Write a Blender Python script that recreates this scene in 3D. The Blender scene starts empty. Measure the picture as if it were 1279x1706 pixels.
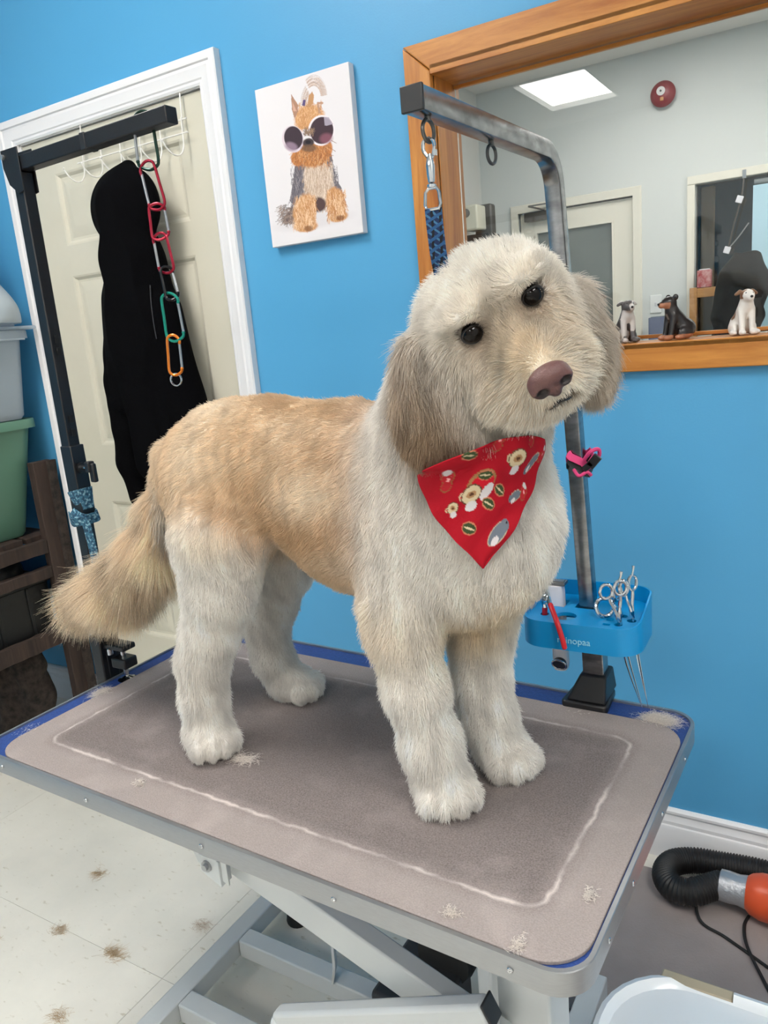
import bpy, bmesh, math, random
import numpy as np
from mathutils import Vector, Matrix, Quaternion
from mathutils.bvhtree import BVHTree

random.seed(7)
rng = np.random.default_rng(11)
PI = math.pi
sc = bpy.context.scene
col = sc.collection

# ------------------------------------------------------------------ camera
CAM_LOC = (2.4186, -1.7523, 1.3477)
CAM_R = ((0.85761432, 0.50694768, -0.08661251),      # right
         (-0.04543441, 0.24243462, 0.96910328),      # up
         (-0.51228254, 0.82718166, -0.23094827))     # forward
cam = bpy.data.cameras.new('camera')
cam.sensor_fit = 'HORIZONTAL'
cam.sensor_width = 36.0
cam.lens = 1271.2466 / 1279 * 36.0
cam.clip_start = 0.02
cam_o = bpy.data.objects.new('camera', cam)
col.objects.link(cam_o)
r_, u_, f_ = [Vector(v) for v in CAM_R]
cam_o.matrix_world = Matrix(((r_.x, u_.x, -f_.x, CAM_LOC[0]), (r_.y, u_.y, -f_.y, CAM_LOC[1]),
                             (r_.z, u_.z, -f_.z, CAM_LOC[2]), (0, 0, 0, 1)))
sc.camera = cam_o

# ------------------------------------------------------------------ world, exposure
world = bpy.data.worlds.new('world')
sc.world = world
world.use_nodes = True
world.node_tree.nodes['Background'].inputs[0].default_value = (0.75, 0.85, 1.0, 1)
world.node_tree.nodes['Background'].inputs[1].default_value = 0.3
sc.view_settings.view_transform = 'Standard'
sc.view_settings.look = 'None'
sc.view_settings.gamma = 1.0
sc.view_settings.use_curve_mapping = False
sc.view_settings.exposure = 0.22
sc.cycles.max_bounces = 8
sc.cycles.diffuse_bounces = 4
sc.cycles.glossy_bounces = 4
sc.cycles.transparent_max_bounces = 12
sc.cycles.sample_clamp_indirect = 6.0
PANEL_L = 22.0            # radiance of the ceiling light diffusers
ROOM_H = 3.0
PANELS = [(0.49, -4.24), (0.75, -1.45), (2.3, -4.24), (3.3, -1.9)]   # recessed 0.55 x 1.1 m luminaires of this room

# ------------------------------------------------------------------ helpers
def srgb(r, g, b):
    def f(c):
        c /= 255.0
        return c / 12.92 if c <= 0.04045 else ((c + 0.055) / 1.055) ** 2.4
    return (f(r), f(g), f(b))

_mats = {}
def mat(name, c=(0.8, 0.8, 0.8), rough=0.5, metal=0.0, noise=None, bump=None, emit=0.0, spec=0.5, coat=0.0, alpha=1.0, trans=0.0, sheen=0.0):
    """noise=(scale, amount, colour2[, stretch]); bump=(scale, strength)"""
    if name in _mats:
        return _mats[name]
    m = bpy.data.materials.new(name)
    m.use_nodes = True
    nt = m.node_tree
    b = nt.nodes['Principled BSDF']
    b.inputs['Base Color'].default_value = (*c, 1)
    b.inputs['Roughness'].default_value = rough
    b.inputs['Metallic'].default_value = metal
    b.inputs['Specular IOR Level'].default_value = spec
    b.inputs['Coat Weight'].default_value = coat
    b.inputs['Alpha'].default_value = alpha
    b.inputs['Transmission Weight'].default_value = trans
    b.inputs['Sheen Weight'].default_value = sheen
    if emit:
        b.inputs['Emission Color'].default_value = (*c, 1)
        b.inputs['Emission Strength'].default_value = emit
    tc = nt.nodes.new('ShaderNodeTexCoord')
    if noise:
        sc_, amt, c2 = noise[:3]
        st = noise[3] if len(noise) > 3 else (1, 1, 1)
        mp = nt.nodes.new('ShaderNodeMapping')
        mp.inputs['Scale'].default_value = st
        nz = nt.nodes.new('ShaderNodeTexNoise')
        nz.inputs['Scale'].default_value = sc_
        nz.inputs['Detail'].default_value = 6
        nz.inputs['Roughness'].default_value = 0.6
        rp = nt.nodes.new('ShaderNodeValToRGB')
        rp.color_ramp.elements[0].position = 0.5 - 0.5 / max(amt, .01) * 0.3
        rp.color_ramp.elements[1].position = 0.5 + 0.5 / max(amt, .01) * 0.3
        rp.color_ramp.elements[0].color = (*c, 1)
        rp.color_ramp.elements[1].color = (*c2, 1)
        nt.links.new(tc.outputs['Object'], mp.inputs[0])
        nt.links.new(mp.outputs[0], nz.inputs['Vector'])
        nt.links.new(nz.outputs['Fac'], rp.inputs[0])
        nt.links.new(rp.outputs[0], b.inputs['Base Color'])
    if bump:
        nb = nt.nodes.new('ShaderNodeTexNoise')
        nb.inputs['Scale'].default_value = bump[0]
        nb.inputs['Detail'].default_value = 4
        bp = nt.nodes.new('ShaderNodeBump')
        bp.inputs['Strength'].default_value = bump[1]
        bp.inputs['Distance'].default_value = 0.002
        nt.links.new(tc.outputs['Object'], nb.inputs['Vector'])
        nt.links.new(nb.outputs['Fac'], bp.inputs['Height'])
        nt.links.new(bp.outputs[0], b.inputs['Normal'])
    _mats[name] = m
    return m

def mat_attr(name, rough=0.7, attr='Col', spec=0.3, bump=None):
    """a material coloured by a painted colour attribute of the mesh"""
    if name in _mats:
        return _mats[name]
    m = mat(name, (1, 1, 1), rough, spec=spec, bump=bump)
    nt = m.node_tree
    a = nt.nodes.new('ShaderNodeAttribute')
    a.attribute_name = attr
    nt.links.new(a.outputs['Color'], nt.nodes['Principled BSDF'].inputs['Base Color'])
    return m

class MB:
    def __init__(s):
        s.v = []; s.f = []
    def add(s, vs, fs):
        n = len(s.v)
        s.v += [tuple(v) for v in vs]
        s.f += [tuple(i + n for i in f) for f in fs]
        return s
    def box(s, c, d, R=None):
        """centre, full size, optional rotation matrix"""
        x, y, z = [q / 2 for q in d]
        P = [Vector(p) for p in ((-x, -y, -z), (x, -y, -z), (x, y, -z), (-x, y, -z), (-x, -y, z), (x, -y, z), (x, y, z), (-x, y, z))]
        if R is not None:
            P = [R @ p for p in P]
        c = Vector(c)
        return s.add([p + c for p in P], [(0, 3, 2, 1), (4, 5, 6, 7), (0, 1, 5, 4), (1, 2, 6, 5), (2, 3, 7, 6), (3, 0, 4, 7)])
    def bar(s, a, b, w, h, up=(0, 0, 1)):
        a = Vector(a); b = Vector(b)
        d = (b - a); L = d.length; d.normalize()
        up = Vector(up)
        sd = d.cross(up)
        if sd.length < 1e-4:
            sd = d.cross(Vector((1, 0, 0)))
        sd.normalize(); u = sd.cross(d)
        R = Matrix((d, sd, u)).transposed()
        return s.box((a + b) / 2, (L, w, h), R)
    def sweep(s, path, prof, closed=False, caps=True, up=(0, 0, 1), scale=None):
        """prof: list of (a,b) in the frame (side, up) carried along the path"""
        path = [Vector(p) for p in path]
        n = len(path); m = len(prof)
        T = []
        for i in range(n):
            if closed:
                t = path[(i + 1) % n] - path[i - 1]
            else:
                t = path[min(i + 1, n - 1)] - path[max(i - 1, 0)]
            T.append(t.normalized())
        N = Vector(up)
        N = N - T[0] * N.dot(T[0])
        if N.length < 1e-4:
            N = Vector((1, 0, 0)) - T[0] * T[0].x
        N.normalize()
        vs = []
        for i in range(n):
            if i:
                q = T[i - 1].rotation_difference(T[i])
                N = q @ N
                N = (N - T[i] * N.dot(T[i])).normalized()
            S = T[i].cross(N)
            k = scale[i] if scale is not None else 1.0
            for a, b in prof:
                vs.append(path[i] + (S * a + N * b) * k)
        fs = []
        for i in range(n if closed else n - 1):
            j = (i + 1) % n
            for k in range(m):
                l = (k + 1) % m
                fs.append((i * m + k, i * m + l, j * m + l, j * m + k))
        if caps and not closed:
            fs.append(tuple(range(m - 1, -1, -1)))
            fs.append(tuple((n - 1) * m + k for k in range(m)))
        return s.add(vs, fs)
    def tube(s, path, r, seg=10, closed=False, caps=True, scale=None, up=(0, 0, 1)):
        return s.sweep(path, [(r * math.cos(2 * PI * k / seg), r * math.sin(2 * PI * k / seg)) for k in range(seg)], closed, caps, up, scale)
    def cyl(s, a, b, r, seg=20, r2=None):
        return s.tube([a, b], r, seg, scale=[1, (r2 / r if r2 is not None else 1)])
    def ring(s, c, R, r, axis, seg=28, k=8, sx=1.0):
        ax = Vector(axis).normalized()
        e1 = ax.orthogonal().normalized() if abs(ax.z) > .9 else ax.cross(Vector((0, 0, 1))).normalized()
        e2 = ax.cross(e1)
        return s.tube([Vector(c) + e1 * (R * sx * math.cos(2 * PI * i / seg)) + e2 * (R * math.sin(2 * PI * i / seg)) for i in range(seg)], r, k, closed=True, up=ax)
    def lathe(s, prof, c=(0, 0, 0), seg=24, R=None):
        """prof: (r, z) list"""
        vs = []
        c = Vector(c)
        for r, z in prof:
            for k in range(seg):
                p = Vector((r * math.cos(2 * PI * k / seg), r * math.sin(2 * PI * k / seg), z))
                vs.append(c + (R @ p if R is not None else p))
        fs = []
        for i in range(len(prof) - 1):
            for k in range(seg):
                l = (k + 1) % seg
                fs.append((i * seg + k, i * seg + l, (i + 1) * seg + l, (i + 1) * seg + k))
        fs.append(tuple(range(seg - 1, -1, -1)))
        fs.append(tuple((len(prof) - 1) * seg + k for k in range(seg)))
        return s.add(vs, fs)
    def ell(s, c, r, R=None, nu=20, nv=12):
        c = Vector(c)
        vs = []
        for j in range(1, nv):
            t = PI * j / nv
            for i in range(nu):
                p = Vector((r[0] * math.sin(t) * math.cos(2 * PI * i / nu), r[1] * math.sin(t) * math.sin(2 * PI * i / nu), r[2] * math.cos(t)))
                vs.append(c + (R @ p if R is not None else p))
        top = Vector((0, 0, r[2])); bot = -top
        vs.append(c + (R @ top if R is not None else top)); vs.append(c + (R @ bot if R is not None else bot))
        fs = []
        for j in range(nv - 2):
            for i in range(nu):
                l = (i + 1) % nu
                fs.append((j * nu + i, (j + 1) * nu + i, (j + 1) * nu + l, j * nu + l))
        a = len(vs) - 2; b = a + 1
        for i in range(nu):
            l = (i + 1) % nu
            fs.append((a, i, l)); fs.append((b, (nv - 2) * nu + l, (nv - 2) * nu + i))
        return s.add(vs, fs)
    def prism(s, poly, h0, h1, frame=None):
        """polygon in (a,b), extruded from h0 to h1 along c; frame = (origin, ea, eb, ec)"""
        if frame is None:
            frame = (Vector((0, 0, 0)), Vector((1, 0, 0)), Vector((0, 1, 0)), Vector((0, 0, 1)))
        o, ea, eb, ec = [Vector(q) for q in frame]
        n = len(poly)
        vs = [o + ea * a + eb * b + ec * h0 for a, b in poly] + [o + ea * a + eb * b + ec * h1 for a, b in poly]
        fs = [tuple(range(n - 1, -1, -1)), tuple(range(n, 2 * n))] + [(i, (i + 1) % n, n + (i + 1) % n, n + i) for i in range(n)]
        return s.add(vs, fs)
    def build(s, name, m, parent=None, bevel=0.0, smooth=True, seg=2, fixn=True, angle=35, **props):
        me = bpy.data.meshes.new(name)
        me.from_pydata(s.v, [], s.f)
        if fixn:
            bm = bmesh.new(); bm.from_mesh(me)
            bmesh.ops.recalc_face_normals(bm, faces=bm.faces)
            bm.to_mesh(me); bm.free()
        me.materials.append(m)
        if smooth:
            me.shade_smooth()
            me.set_sharp_from_angle(angle=math.radians(angle))
        o = bpy.data.objects.new(name, me)
        col.objects.link(o)
        if parent is not None:
            o.parent = parent
        if bevel:
            b = o.modifiers.new('bevel', 'BEVEL')
            b.width = bevel; b.segments = seg; b.limit_method = 'ANGLE'; b.angle_limit = math.radians(40)
            b.harden_normals = False
        for k, v in props.items():
            o[k] = v
        return o

def tag(o, label=None, category=None, group=None, kind=None):
    if label: o['label'] = label
    if category: o['category'] = category
    if group: o['group'] = group
    if kind: o['kind'] = kind
    return o

def thing(name, label, category, loc=(0, 0, 0), group=None, kind=None):
    o = bpy.data.objects.new(name, None)
    o.empty_display_size = 0.05
    col.objects.link(o)
    o['_loc'] = 1
    del o['_loc']
    return tag(o, label, category, group, kind)

def rrect(w, h, r, n=5, cx=0.0, cy=0.0):
    pts = []
    for (sx, sy, a0) in ((1, 1, 0), (-1, 1, 90), (-1, -1, 180), (1, -1, 270)):
        for i in range(n + 1):
            a = math.radians(a0 + 90 * i / n)
            pts.append((cx + sx * (w / 2 - r) + r * math.cos(a), cy + sy * (h / 2 - r) + r * math.sin(a)))
    return pts

def smooth_path(pts, n=8, closed=False):
    """Catmull-Rom through points"""
    P = [Vector(p) for p in pts]
    out = []
    N = len(P)
    rngi = range(N if closed else N - 1)
    for i in rngi:
        if closed:
            a, b, c, d = P[i - 1], P[i], P[(i + 1) % N], P[(i + 2) % N]
        else:
            a, b, c, d = P[max(i - 1, 0)], P[i], P[i + 1], P[min(i + 2, N - 1)]
        for k in range(n):
            t = k / n
            out.append(0.5 * ((2 * b) + (c - a) * t + (2 * a - 5 * b + 4 * c - d) * t * t + (3 * b - a - 3 * c + d) * t ** 3))
    if not closed:
        out.append(P[-1])
    return out

def npmesh(name, V, F, m, parent=None, cols=None, smooth=True, attr='Col'):
    me = bpy.data.meshes.new(name)
    V = np.asarray(V, np.float32); F = np.asarray(F, np.int32)
    k = F.shape[1]
    me.vertices.add(len(V)); me.vertices.foreach_set('co', V.ravel())
    me.loops.add(F.size); me.loops.foreach_set('vertex_index', F.ravel())
    me.polygons.add(len(F)); me.polygons.foreach_set('loop_start', np.arange(len(F), dtype=np.int32) * k)
    me.update(calc_edges=True)
    if cols is not None:
        ca = me.color_attributes.new(attr, 'FLOAT_COLOR', 'POINT')
        cc = np.ones((len(V), 4), np.float32); cc[:, :3] = cols
        ca.data.foreach_set('color', cc.ravel())
    me.materials.append(m)
    if smooth: me.shade_smooth()
    o = bpy.data.objects.new(name, me)
    col.objects.link(o)
    if parent is not None: o.parent = parent
    return o

# ---- signed-distance modelling: parts are blended and polygonised into one skin
class SDF:
    def __init__(s, lo, hi, h):
        s.lo = np.array(lo, np.float32); s.h = h
        s.n = np.ceil((np.array(hi) - s.lo) / h).astype(int) + 1
        s.D = np.full(tuple(s.n), 1.0, np.float32)
    def _win(s, lo, hi):
        a = np.clip(np.floor((np.array(lo) - s.lo) / s.h).astype(int), 0, s.n - 1)
        b = np.clip(np.ceil((np.array(hi) - s.lo) / s.h).astype(int) + 1, 1, s.n)
        sl = tuple(slice(i, j) for i, j in zip(a, b))
        ax = [s.lo[i] + s.h * np.arange(a[i], b[i], dtype=np.float32) for i in range(3)]
        X, Y, Z = np.meshgrid(*ax, indexing='ij')
        return sl, X, Y, Z
    def _mix(s, sl, d, k, mode):
        D = s.D[sl]
        if mode == 'add':
            hh = np.clip(0.5 + 0.5 * (D - d) / k, 0, 1)
            s.D[sl] = D * (1 - hh) + d * hh - k * hh * (1 - hh)
        else:
            hh = np.clip(0.5 - 0.5 * (D + d) / k, 0, 1)
            s.D[sl] = D * (1 - hh) - d * hh + k * hh * (1 - hh)
    def cap(s, a, b, ra, rb, k=0.02, mode='add'):
        a = np.array(a, np.float32); b = np.array(b, np.float32)
        m = max(ra, rb) + k * 2 + s.h * 2
        sl, X, Y, Z = s._win(np.minimum(a, b) - m, np.maximum(a, b) + m)
        ba = b - a
        t = ((X - a[0]) * ba[0] + (Y - a[1]) * ba[1] + (Z - a[2]) * ba[2]) / max(float(ba @ ba), 1e-9)
        t = np.clip(t, 0, 1)
        d = np.sqrt((X - a[0] - t * ba[0]) ** 2 + (Y - a[1] - t * ba[1]) ** 2 + (Z - a[2] - t * ba[2]) ** 2) - (ra + (rb - ra) * t)
        s._mix(sl, d, k, mode)
    def chain(s, pts, rad, k=0.02):
        for i in range(len(pts) - 1):
            s.cap(pts[i], pts[i + 1], rad[i], rad[i + 1], k)
    def ell(s, c, r, R=None, k=0.02, mode='add'):
        """R rows = local axes in world"""
        c = np.array(c, np.float32); r = np.array(r, np.float32)
        m = float(r.max()) + k * 2 + s.h * 2
        sl, X, Y, Z = s._win(c - m, c + m)
        x, y, z = X - c[0], Y - c[1], Z - c[2]
        if R is not None:
            R = np.array(R, np.float32)
            x, y, z = (R[i, 0] * x + R[i, 1] * y + R[i, 2] * z for i in range(3))
            x, y, z = x, y, z
        k0 = np.sqrt((x / r[0]) ** 2 + (y / r[1]) ** 2 + (z / r[2]) ** 2)
        k1 = np.sqrt((x / r[0] ** 2) ** 2 + (y / r[1] ** 2) ** 2 + (z / r[2] ** 2) ** 2)
        d = k0 * (k0 - 1) / np.maximum(k1, 1e-6)
        s._mix(sl, d, k, mode)
    def mesh(s, smooth=2, relax=0.5):
        D = s.D; n = np.array(D.shape)
        S = D < 0
        c8 = [(i, j, k) for i in (0, 1) for j in (0, 1) for k in (0, 1)]
        m = n - 1
        cnt = np.zeros(m, np.int8)
        for i, j, k in c8:
            cnt += S[i:i + m[0], j:j + m[1], k:k + m[2]]
        act = (cnt > 0) & (cnt < 8)
        idx = np.full(m, -1, np.int64)
        ijk = np.argwhere(act)
        idx[act] = np.arange(len(ijk))
        acc = np.zeros((len(ijk), 3)); w = np.zeros(len(ijk))
        I, J, K = ijk.T
        for a in c8:
            for ax in range(3):
                if a[ax]: continue
                b = list(a); b[ax] = 1
                da = D[I + a[0], J + a[1], K + a[2]]; db = D[I + b[0], J + b[1], K + b[2]]
                cr = (da < 0) != (db < 0)
                t = np.where(cr, da / np.where(cr, da - db, 1), 0)
                p = np.array(a, float)[None, :].repeat(len(ijk), 0); p[:, ax] += t
                acc[cr] += p[cr]; w[cr] += 1
        V = s.lo + s.h * (ijk + acc / w[:, None])
        F = []
        for ax in range(3):
            u, v = (ax + 1) % 3, (ax + 2) % 3
            sa = [slice(1, None)] * 3; sb = [slice(1, None)] * 3
            A = S[:-1, :, :] if ax == 0 else (S[:, :-1, :] if ax == 1 else S[:, :, :-1])
            B = S[1:, :, :] if ax == 0 else (S[:, 1:, :] if ax == 1 else S[:, :, 1:])
            e = np.argwhere(A != B)
            ok = (e[:, u] > 0) & (e[:, v] > 0) & (e[:, u] < m[u]) & (e[:, v] < m[v]) & (e[:, ax] < m[ax])
            e = e[ok]
            ins = A[tuple(e.T)]
            def q(du, dv):
                g = e.copy(); g[:, u] -= du; g[:, v] -= dv
                return idx[tuple(g.T)]
            Q = np.stack([q(1, 1), q(0, 1), q(0, 0), q(1, 0)], 1)
            Q[~ins] = Q[~ins][:, ::-1]
            F.append(Q)
        F = np.concatenate(F)
        F = F[(F >= 0).all(1)]
        E = np.concatenate([F[:, [0, 1]], F[:, [1, 2]], F[:, [2, 3]], F[:, [3, 0]]])
        for _ in range(smooth):
            sm = np.zeros_like(V); ct = np.zeros(len(V))
            for c_ in range(3):
                sm[:, c_] = np.bincount(E[:, 0], V[E[:, 1], c_], len(V)) + np.bincount(E[:, 1], V[E[:, 0], c_], len(V))
            ct = np.bincount(E[:, 0], minlength=len(V)) + np.bincount(E[:, 1], minlength=len(V))
            V = V + relax * (sm / ct[:, None] - V)
        return V, F

def vnoise(P, f, seed=0):
    """smooth pseudo-noise in [-1,1] from sums of sines"""
    r = np.random.default_rng(seed)
    o = np.zeros(len(P))
    for i in range(6):
        k = r.normal(size=3); k /= np.linalg.norm(k)
        o += np.sin(P @ (k * f * r.uniform(.6, 1.6)) + r.uniform(0, 6.28))
    return o / 3.2

def obj_from_mesh(o):
    return o
# ------------------------------------------------------------------ materials of the setting
def wood_mat(name, c1, c2, axis=0, scale=14.0, rough=0.35, dark=0.0):
    if name in _mats: return _mats[name]
    m = bpy.data.materials.new(name); m.use_nodes = True
    nt = m.node_tree; b = nt.nodes['Principled BSDF']
    tc = nt.nodes.new('ShaderNodeTexCoord'); mp = nt.nodes.new('ShaderNodeMapping')
    st = [1, 1, 1]; st[axis] = 0.07
    mp.inputs['Scale'].default_value = st
    nz = nt.nodes.new('ShaderNodeTexNoise'); nz.inputs['Scale'].default_value = scale * 2.2; nz.inputs['Detail'].default_value = 8; nz.inputs['Roughness'].default_value = .65
    nz.inputs['Distortion'].default_value = 0.6
    rp = nt.nodes.new('ShaderNodeValToRGB')
    rp.color_ramp.elements[0].position = .32; rp.color_ramp.elements[1].position = .68
    rp.color_ramp.elements[0].color = (*c2, 1); rp.color_ramp.elements[1].color = (*c1, 1)
    # a few knots
    vo = nt.nodes.new('ShaderNodeTexVoronoi'); vo.inputs['Scale'].default_value = 3.1; vo.inputs['Randomness'].default_value = 1
    mk = nt.nodes.new('ShaderNodeMapping'); sk = [1.6, 1.6, 1.6]; sk[axis] = .9; mk.inputs['Scale'].default_value = sk
    kr = nt.nodes.new('ShaderNodeValToRGB'); kr.color_ramp.elements[0].position = 0.0; kr.color_ramp.elements[1].position = .045
    kr.color_ramp.elements[0].color = (.28, .2, .14, 1); kr.color_ramp.elements[1].color = (1, 1, 1, 1)
    mx = nt.nodes.new('ShaderNodeMix'); mx.data_type = 'RGBA'; mx.blend_type = 'MULTIPLY'; mx.inputs[0].default_value = 1
    nt.links.new(tc.outputs['Object'], mp.inputs[0]); nt.links.new(mp.outputs[0], nz.inputs['Vector'])
    nt.links.new(nz.outputs['Fac'], rp.inputs[0])
    nt.links.new(tc.outputs['Object'], mk.inputs[0]); nt.links.new(mk.outputs[0], vo.inputs['Vector'])
    nt.links.new(vo.outputs['Distance'], kr.inputs[0])
    nt.links.new(rp.outputs[0], mx.inputs[6]); nt.links.new(kr.outputs[0], mx.inputs[7])
    nt.links.new(mx.outputs[2], b.inputs['Base Color'])
    b.inputs['Roughness'].default_value = rough
    _mats[name] = m
    return m

M_blue = mat('blue_wall_paint', srgb(80, 156, 202), .42, noise=(1.6, .5, srgb(84, 160, 205)), bump=(220, .12), spec=.4)
M_white = mat('white_trim_paint', srgb(230, 229, 230), .35)
M_door = mat('cream_door_paint', srgb(208, 204, 188), .38, noise=(8, .4, srgb(201, 197, 180)))
M_offw = mat('off_white_wall_paint', srgb(214, 215, 212), .6, noise=(2, .4, srgb(208, 210, 208)), bump=(180, .1))
M_ceil = mat('ceiling_paint', srgb(220, 220, 218), .8, bump=(60, .2))
M_wood = wood_mat('stained_pine_across', srgb(208, 144, 68), srgb(158, 92, 34), 0)
M_woodv = wood_mat('stained_pine_upright', srgb(204, 140, 66), srgb(156, 90, 34), 2)

# ------------------------------------------------------------------ room shell
RX0, RX1, RY0 = -1.6, 3.9, -5.4
OP = dict(dx0=0.05, dx1=0.885, dz1=2.05, wx0=1.572, wx1=3.02, wz0=1.272, wz1=1.912)   # door and window openings
def wall_cells(xs, zs, holes, y0, y1):
    b = MB()
    for i in range(len(xs) - 1):
        for j in range(len(zs) - 1):
            cx, cz = (xs[i] + xs[i + 1]) / 2, (zs[j] + zs[j + 1]) / 2
            if any(h[0] < cx < h[1] and h[2] < cz < h[3] for h in holes): continue
            b.box((cx, (y0 + y1) / 2, cz), (xs[i + 1] - xs[i], y1 - y0, zs[j + 1] - zs[j]))
    return b
wb = wall_cells([RX0, OP['dx0'], OP['dx1'], OP['wx0'], OP['wx1'], RX1], [0, OP['wz0'], OP['wz1'], OP['dz1'], ROOM_H],
                [(OP['dx0'], OP['dx1'], 0, OP['dz1']), (OP['wx0'], OP['wx1'], OP['wz0'], OP['wz1'])], 0.0, 0.13)
wb.build('wall_back', M_blue, smooth=False, kind='structure')
MB().box((RX0 - .05, RY0 / 2 + .06, ROOM_H / 2), (.1, -RY0 + .12, ROOM_H)).build('wall_left', M_blue, smooth=False, kind='structure')
MB().box((RX1 + .05, RY0 / 2 + .06, ROOM_H / 2), (.1, -RY0 + .12, ROOM_H)).build('wall_right', M_offw, smooth=False, kind='structure')
MB().box(((RX0 + RX1) / 2, RY0 - .05, ROOM_H / 2), (RX1 - RX0 + .2, .1, ROOM_H)).build('wall_front', M_offw, smooth=False, kind='structure')
M_grid = mat('ceiling_grid', srgb(235, 235, 232), .5)
ceil = wall_cells(sorted({RX0, RX1, *[x - .275 for x, _ in PANELS], *[x + .275 for x, _ in PANELS]}), sorted({RY0, 0.13, *[y - .55 for _, y in PANELS], *[y + .55 for _, y in PANELS]}),
                  [(x - .275, x + .275, y - .55, y + .55) for x, y in PANELS], 0, .02)
ceil.v = [(x, z, ROOM_H + y) for x, y, z in ceil.v]
ceil.build('ceiling', M_ceil, smooth=False, kind='structure')
M_lamp = mat('luminaire_diffuser', (1, .965, .925), .5, emit=PANEL_L)
for i, (x, y) in enumerate(PANELS):
    t = thing('ceiling_light', ['recessed oblong ceiling light mirrored in the window pane', 'recessed ceiling light above the table and the door',
              'recessed ceiling light at the far end of the room', 'recessed ceiling light at the right of the room'][i], 'ceiling light')
    MB().box((x, y, ROOM_H + .03), (.53, 1.08, .01)).build('diffuser', M_lamp, t, smooth=False)
    fr = MB()
    for sx in (-1, 1): fr.box((x + sx * .27, y, ROOM_H + .01), (.012, 1.1, .05))
    for sy in (-1, 1): fr.box((x, y + sy * .545, ROOM_H + .01), (.53, .012, .05))
    fr.build('frame', M_grid, t, smooth=False)

# floor: large pale vinyl tiles, each its own piece, over a slab
M_tile = mat('pale_vinyl_tile', srgb(224, 220, 209), .34, noise=(5, .6, srgb(208, 205, 195)), bump=(90, .12))
nt = M_tile.node_tree   # sparse scuffs and hair-coloured specks in the vinyl
tcn = nt.nodes.new('ShaderNodeTexCoord'); n2 = nt.nodes.new('ShaderNodeTexNoise'); n2.inputs['Scale'].default_value = 34; n2.inputs['Detail'].default_value = 5
mp2 = nt.nodes.new('ShaderNodeMapping'); mp2.inputs['Rotation'].default_value = (0, 0, .6); mp2.inputs['Scale'].default_value = (1, 2.2, 1)
r2 = nt.nodes.new('ShaderNodeValToRGB'); r2.color_ramp.elements[0].position = .63; r2.color_ramp.elements[1].position = .74
r2.color_ramp.elements[0].color = (1, 1, 1, 1); r2.color_ramp.elements[1].color = (.70, .66, .58, 1)
mx2 = nt.nodes.new('ShaderNodeMix'); mx2.data_type = 'RGBA'; mx2.blend_type = 'MULTIPLY'; mx2.inputs[0].default_value = 1
bs = nt.nodes['Principled BSDF']; src = bs.inputs['Base Color'].links[0].from_socket
nt.links.new(tcn.outputs['Object'], mp2.inputs[0]); nt.links.new(mp2.outputs[0], n2.inputs['Vector']); nt.links.new(n2.outputs['Fac'], r2.inputs[0])
nt.links.new(src, mx2.inputs[6]); nt.links.new(r2.outputs[0], mx2.inputs[7]); nt.links.new(mx2.outputs[2], bs.inputs['Base Color'])
M_slab = mat('grey_screed', srgb(150, 148, 142), .8)
fl = MB().box(((RX0 + RX1) / 2, (RY0 + .1) / 2, -.06), (RX1 - RX0 + .2, -RY0 + .3, .11)).build('floor', M_slab, smooth=False, kind='structure')
TS = 0.914
tm = None
x = 1.18 - TS * 5 + TS / 2
while x - TS / 2 < RX1:
    y = -.855 + TS + TS / 2 - TS * 0
    while y + TS / 2 > RY0:
        y1 = min(y + TS / 2, 0.0); y0 = y - TS / 2; x0 = max(x - TS / 2, RX0); x1 = min(x + TS / 2, RX1)
        if y1 - y0 > .01 and x1 - x0 > .01:
            if abs(y1 - y0 - TS) < 1e-6 and abs(x1 - x0 - TS) < 1e-6:
                if tm is None:
                    o = MB().box((0, 0, -.0025), (TS - .0009, TS - .0009, .005)).build('tile', M_tile, fl, smooth=False); tm = o.data
                else:
                    o = bpy.data.objects.new('tile', tm); col.objects.link(o); o.parent = fl
                o.location = (x, y, 0)
            else:
                MB().box(((x0 + x1) / 2, (y0 + y1) / 2, -.0025), (x1 - x0 - .0009, y1 - y0 - .0009, .005)).build('tile', M_tile, fl, smooth=False)
        y -= TS
    x += TS

# baseboards: moulded white profile
BP = [(0, 0), (.017, 0), (.017, .085), (.0145, .092), (.012, .095), (.012, .104), (.0085, .112), (.0075, .120), (.0105, .126), (.0105, .132), (.006, .137), (0, .138)]
def baseboard(x0, x1, name):
    b = MB()
    n = len(BP)
    b.add([(x0, -d, z) for d, z in BP] + [(x1, -d, z) for d, z in BP],
          [(i, (i + 1) % n, n + (i + 1) % n, n + i) for i in range(n)] + [tuple(range(n)), tuple(range(2 * n - 1, n - 1, -1))])
    return b.build(name, M_white, angle=20, kind='structure')
baseboard(RX0, 0.0, 'baseboard_left')
baseboard(.935, RX1, 'baseboard_back')

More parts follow.
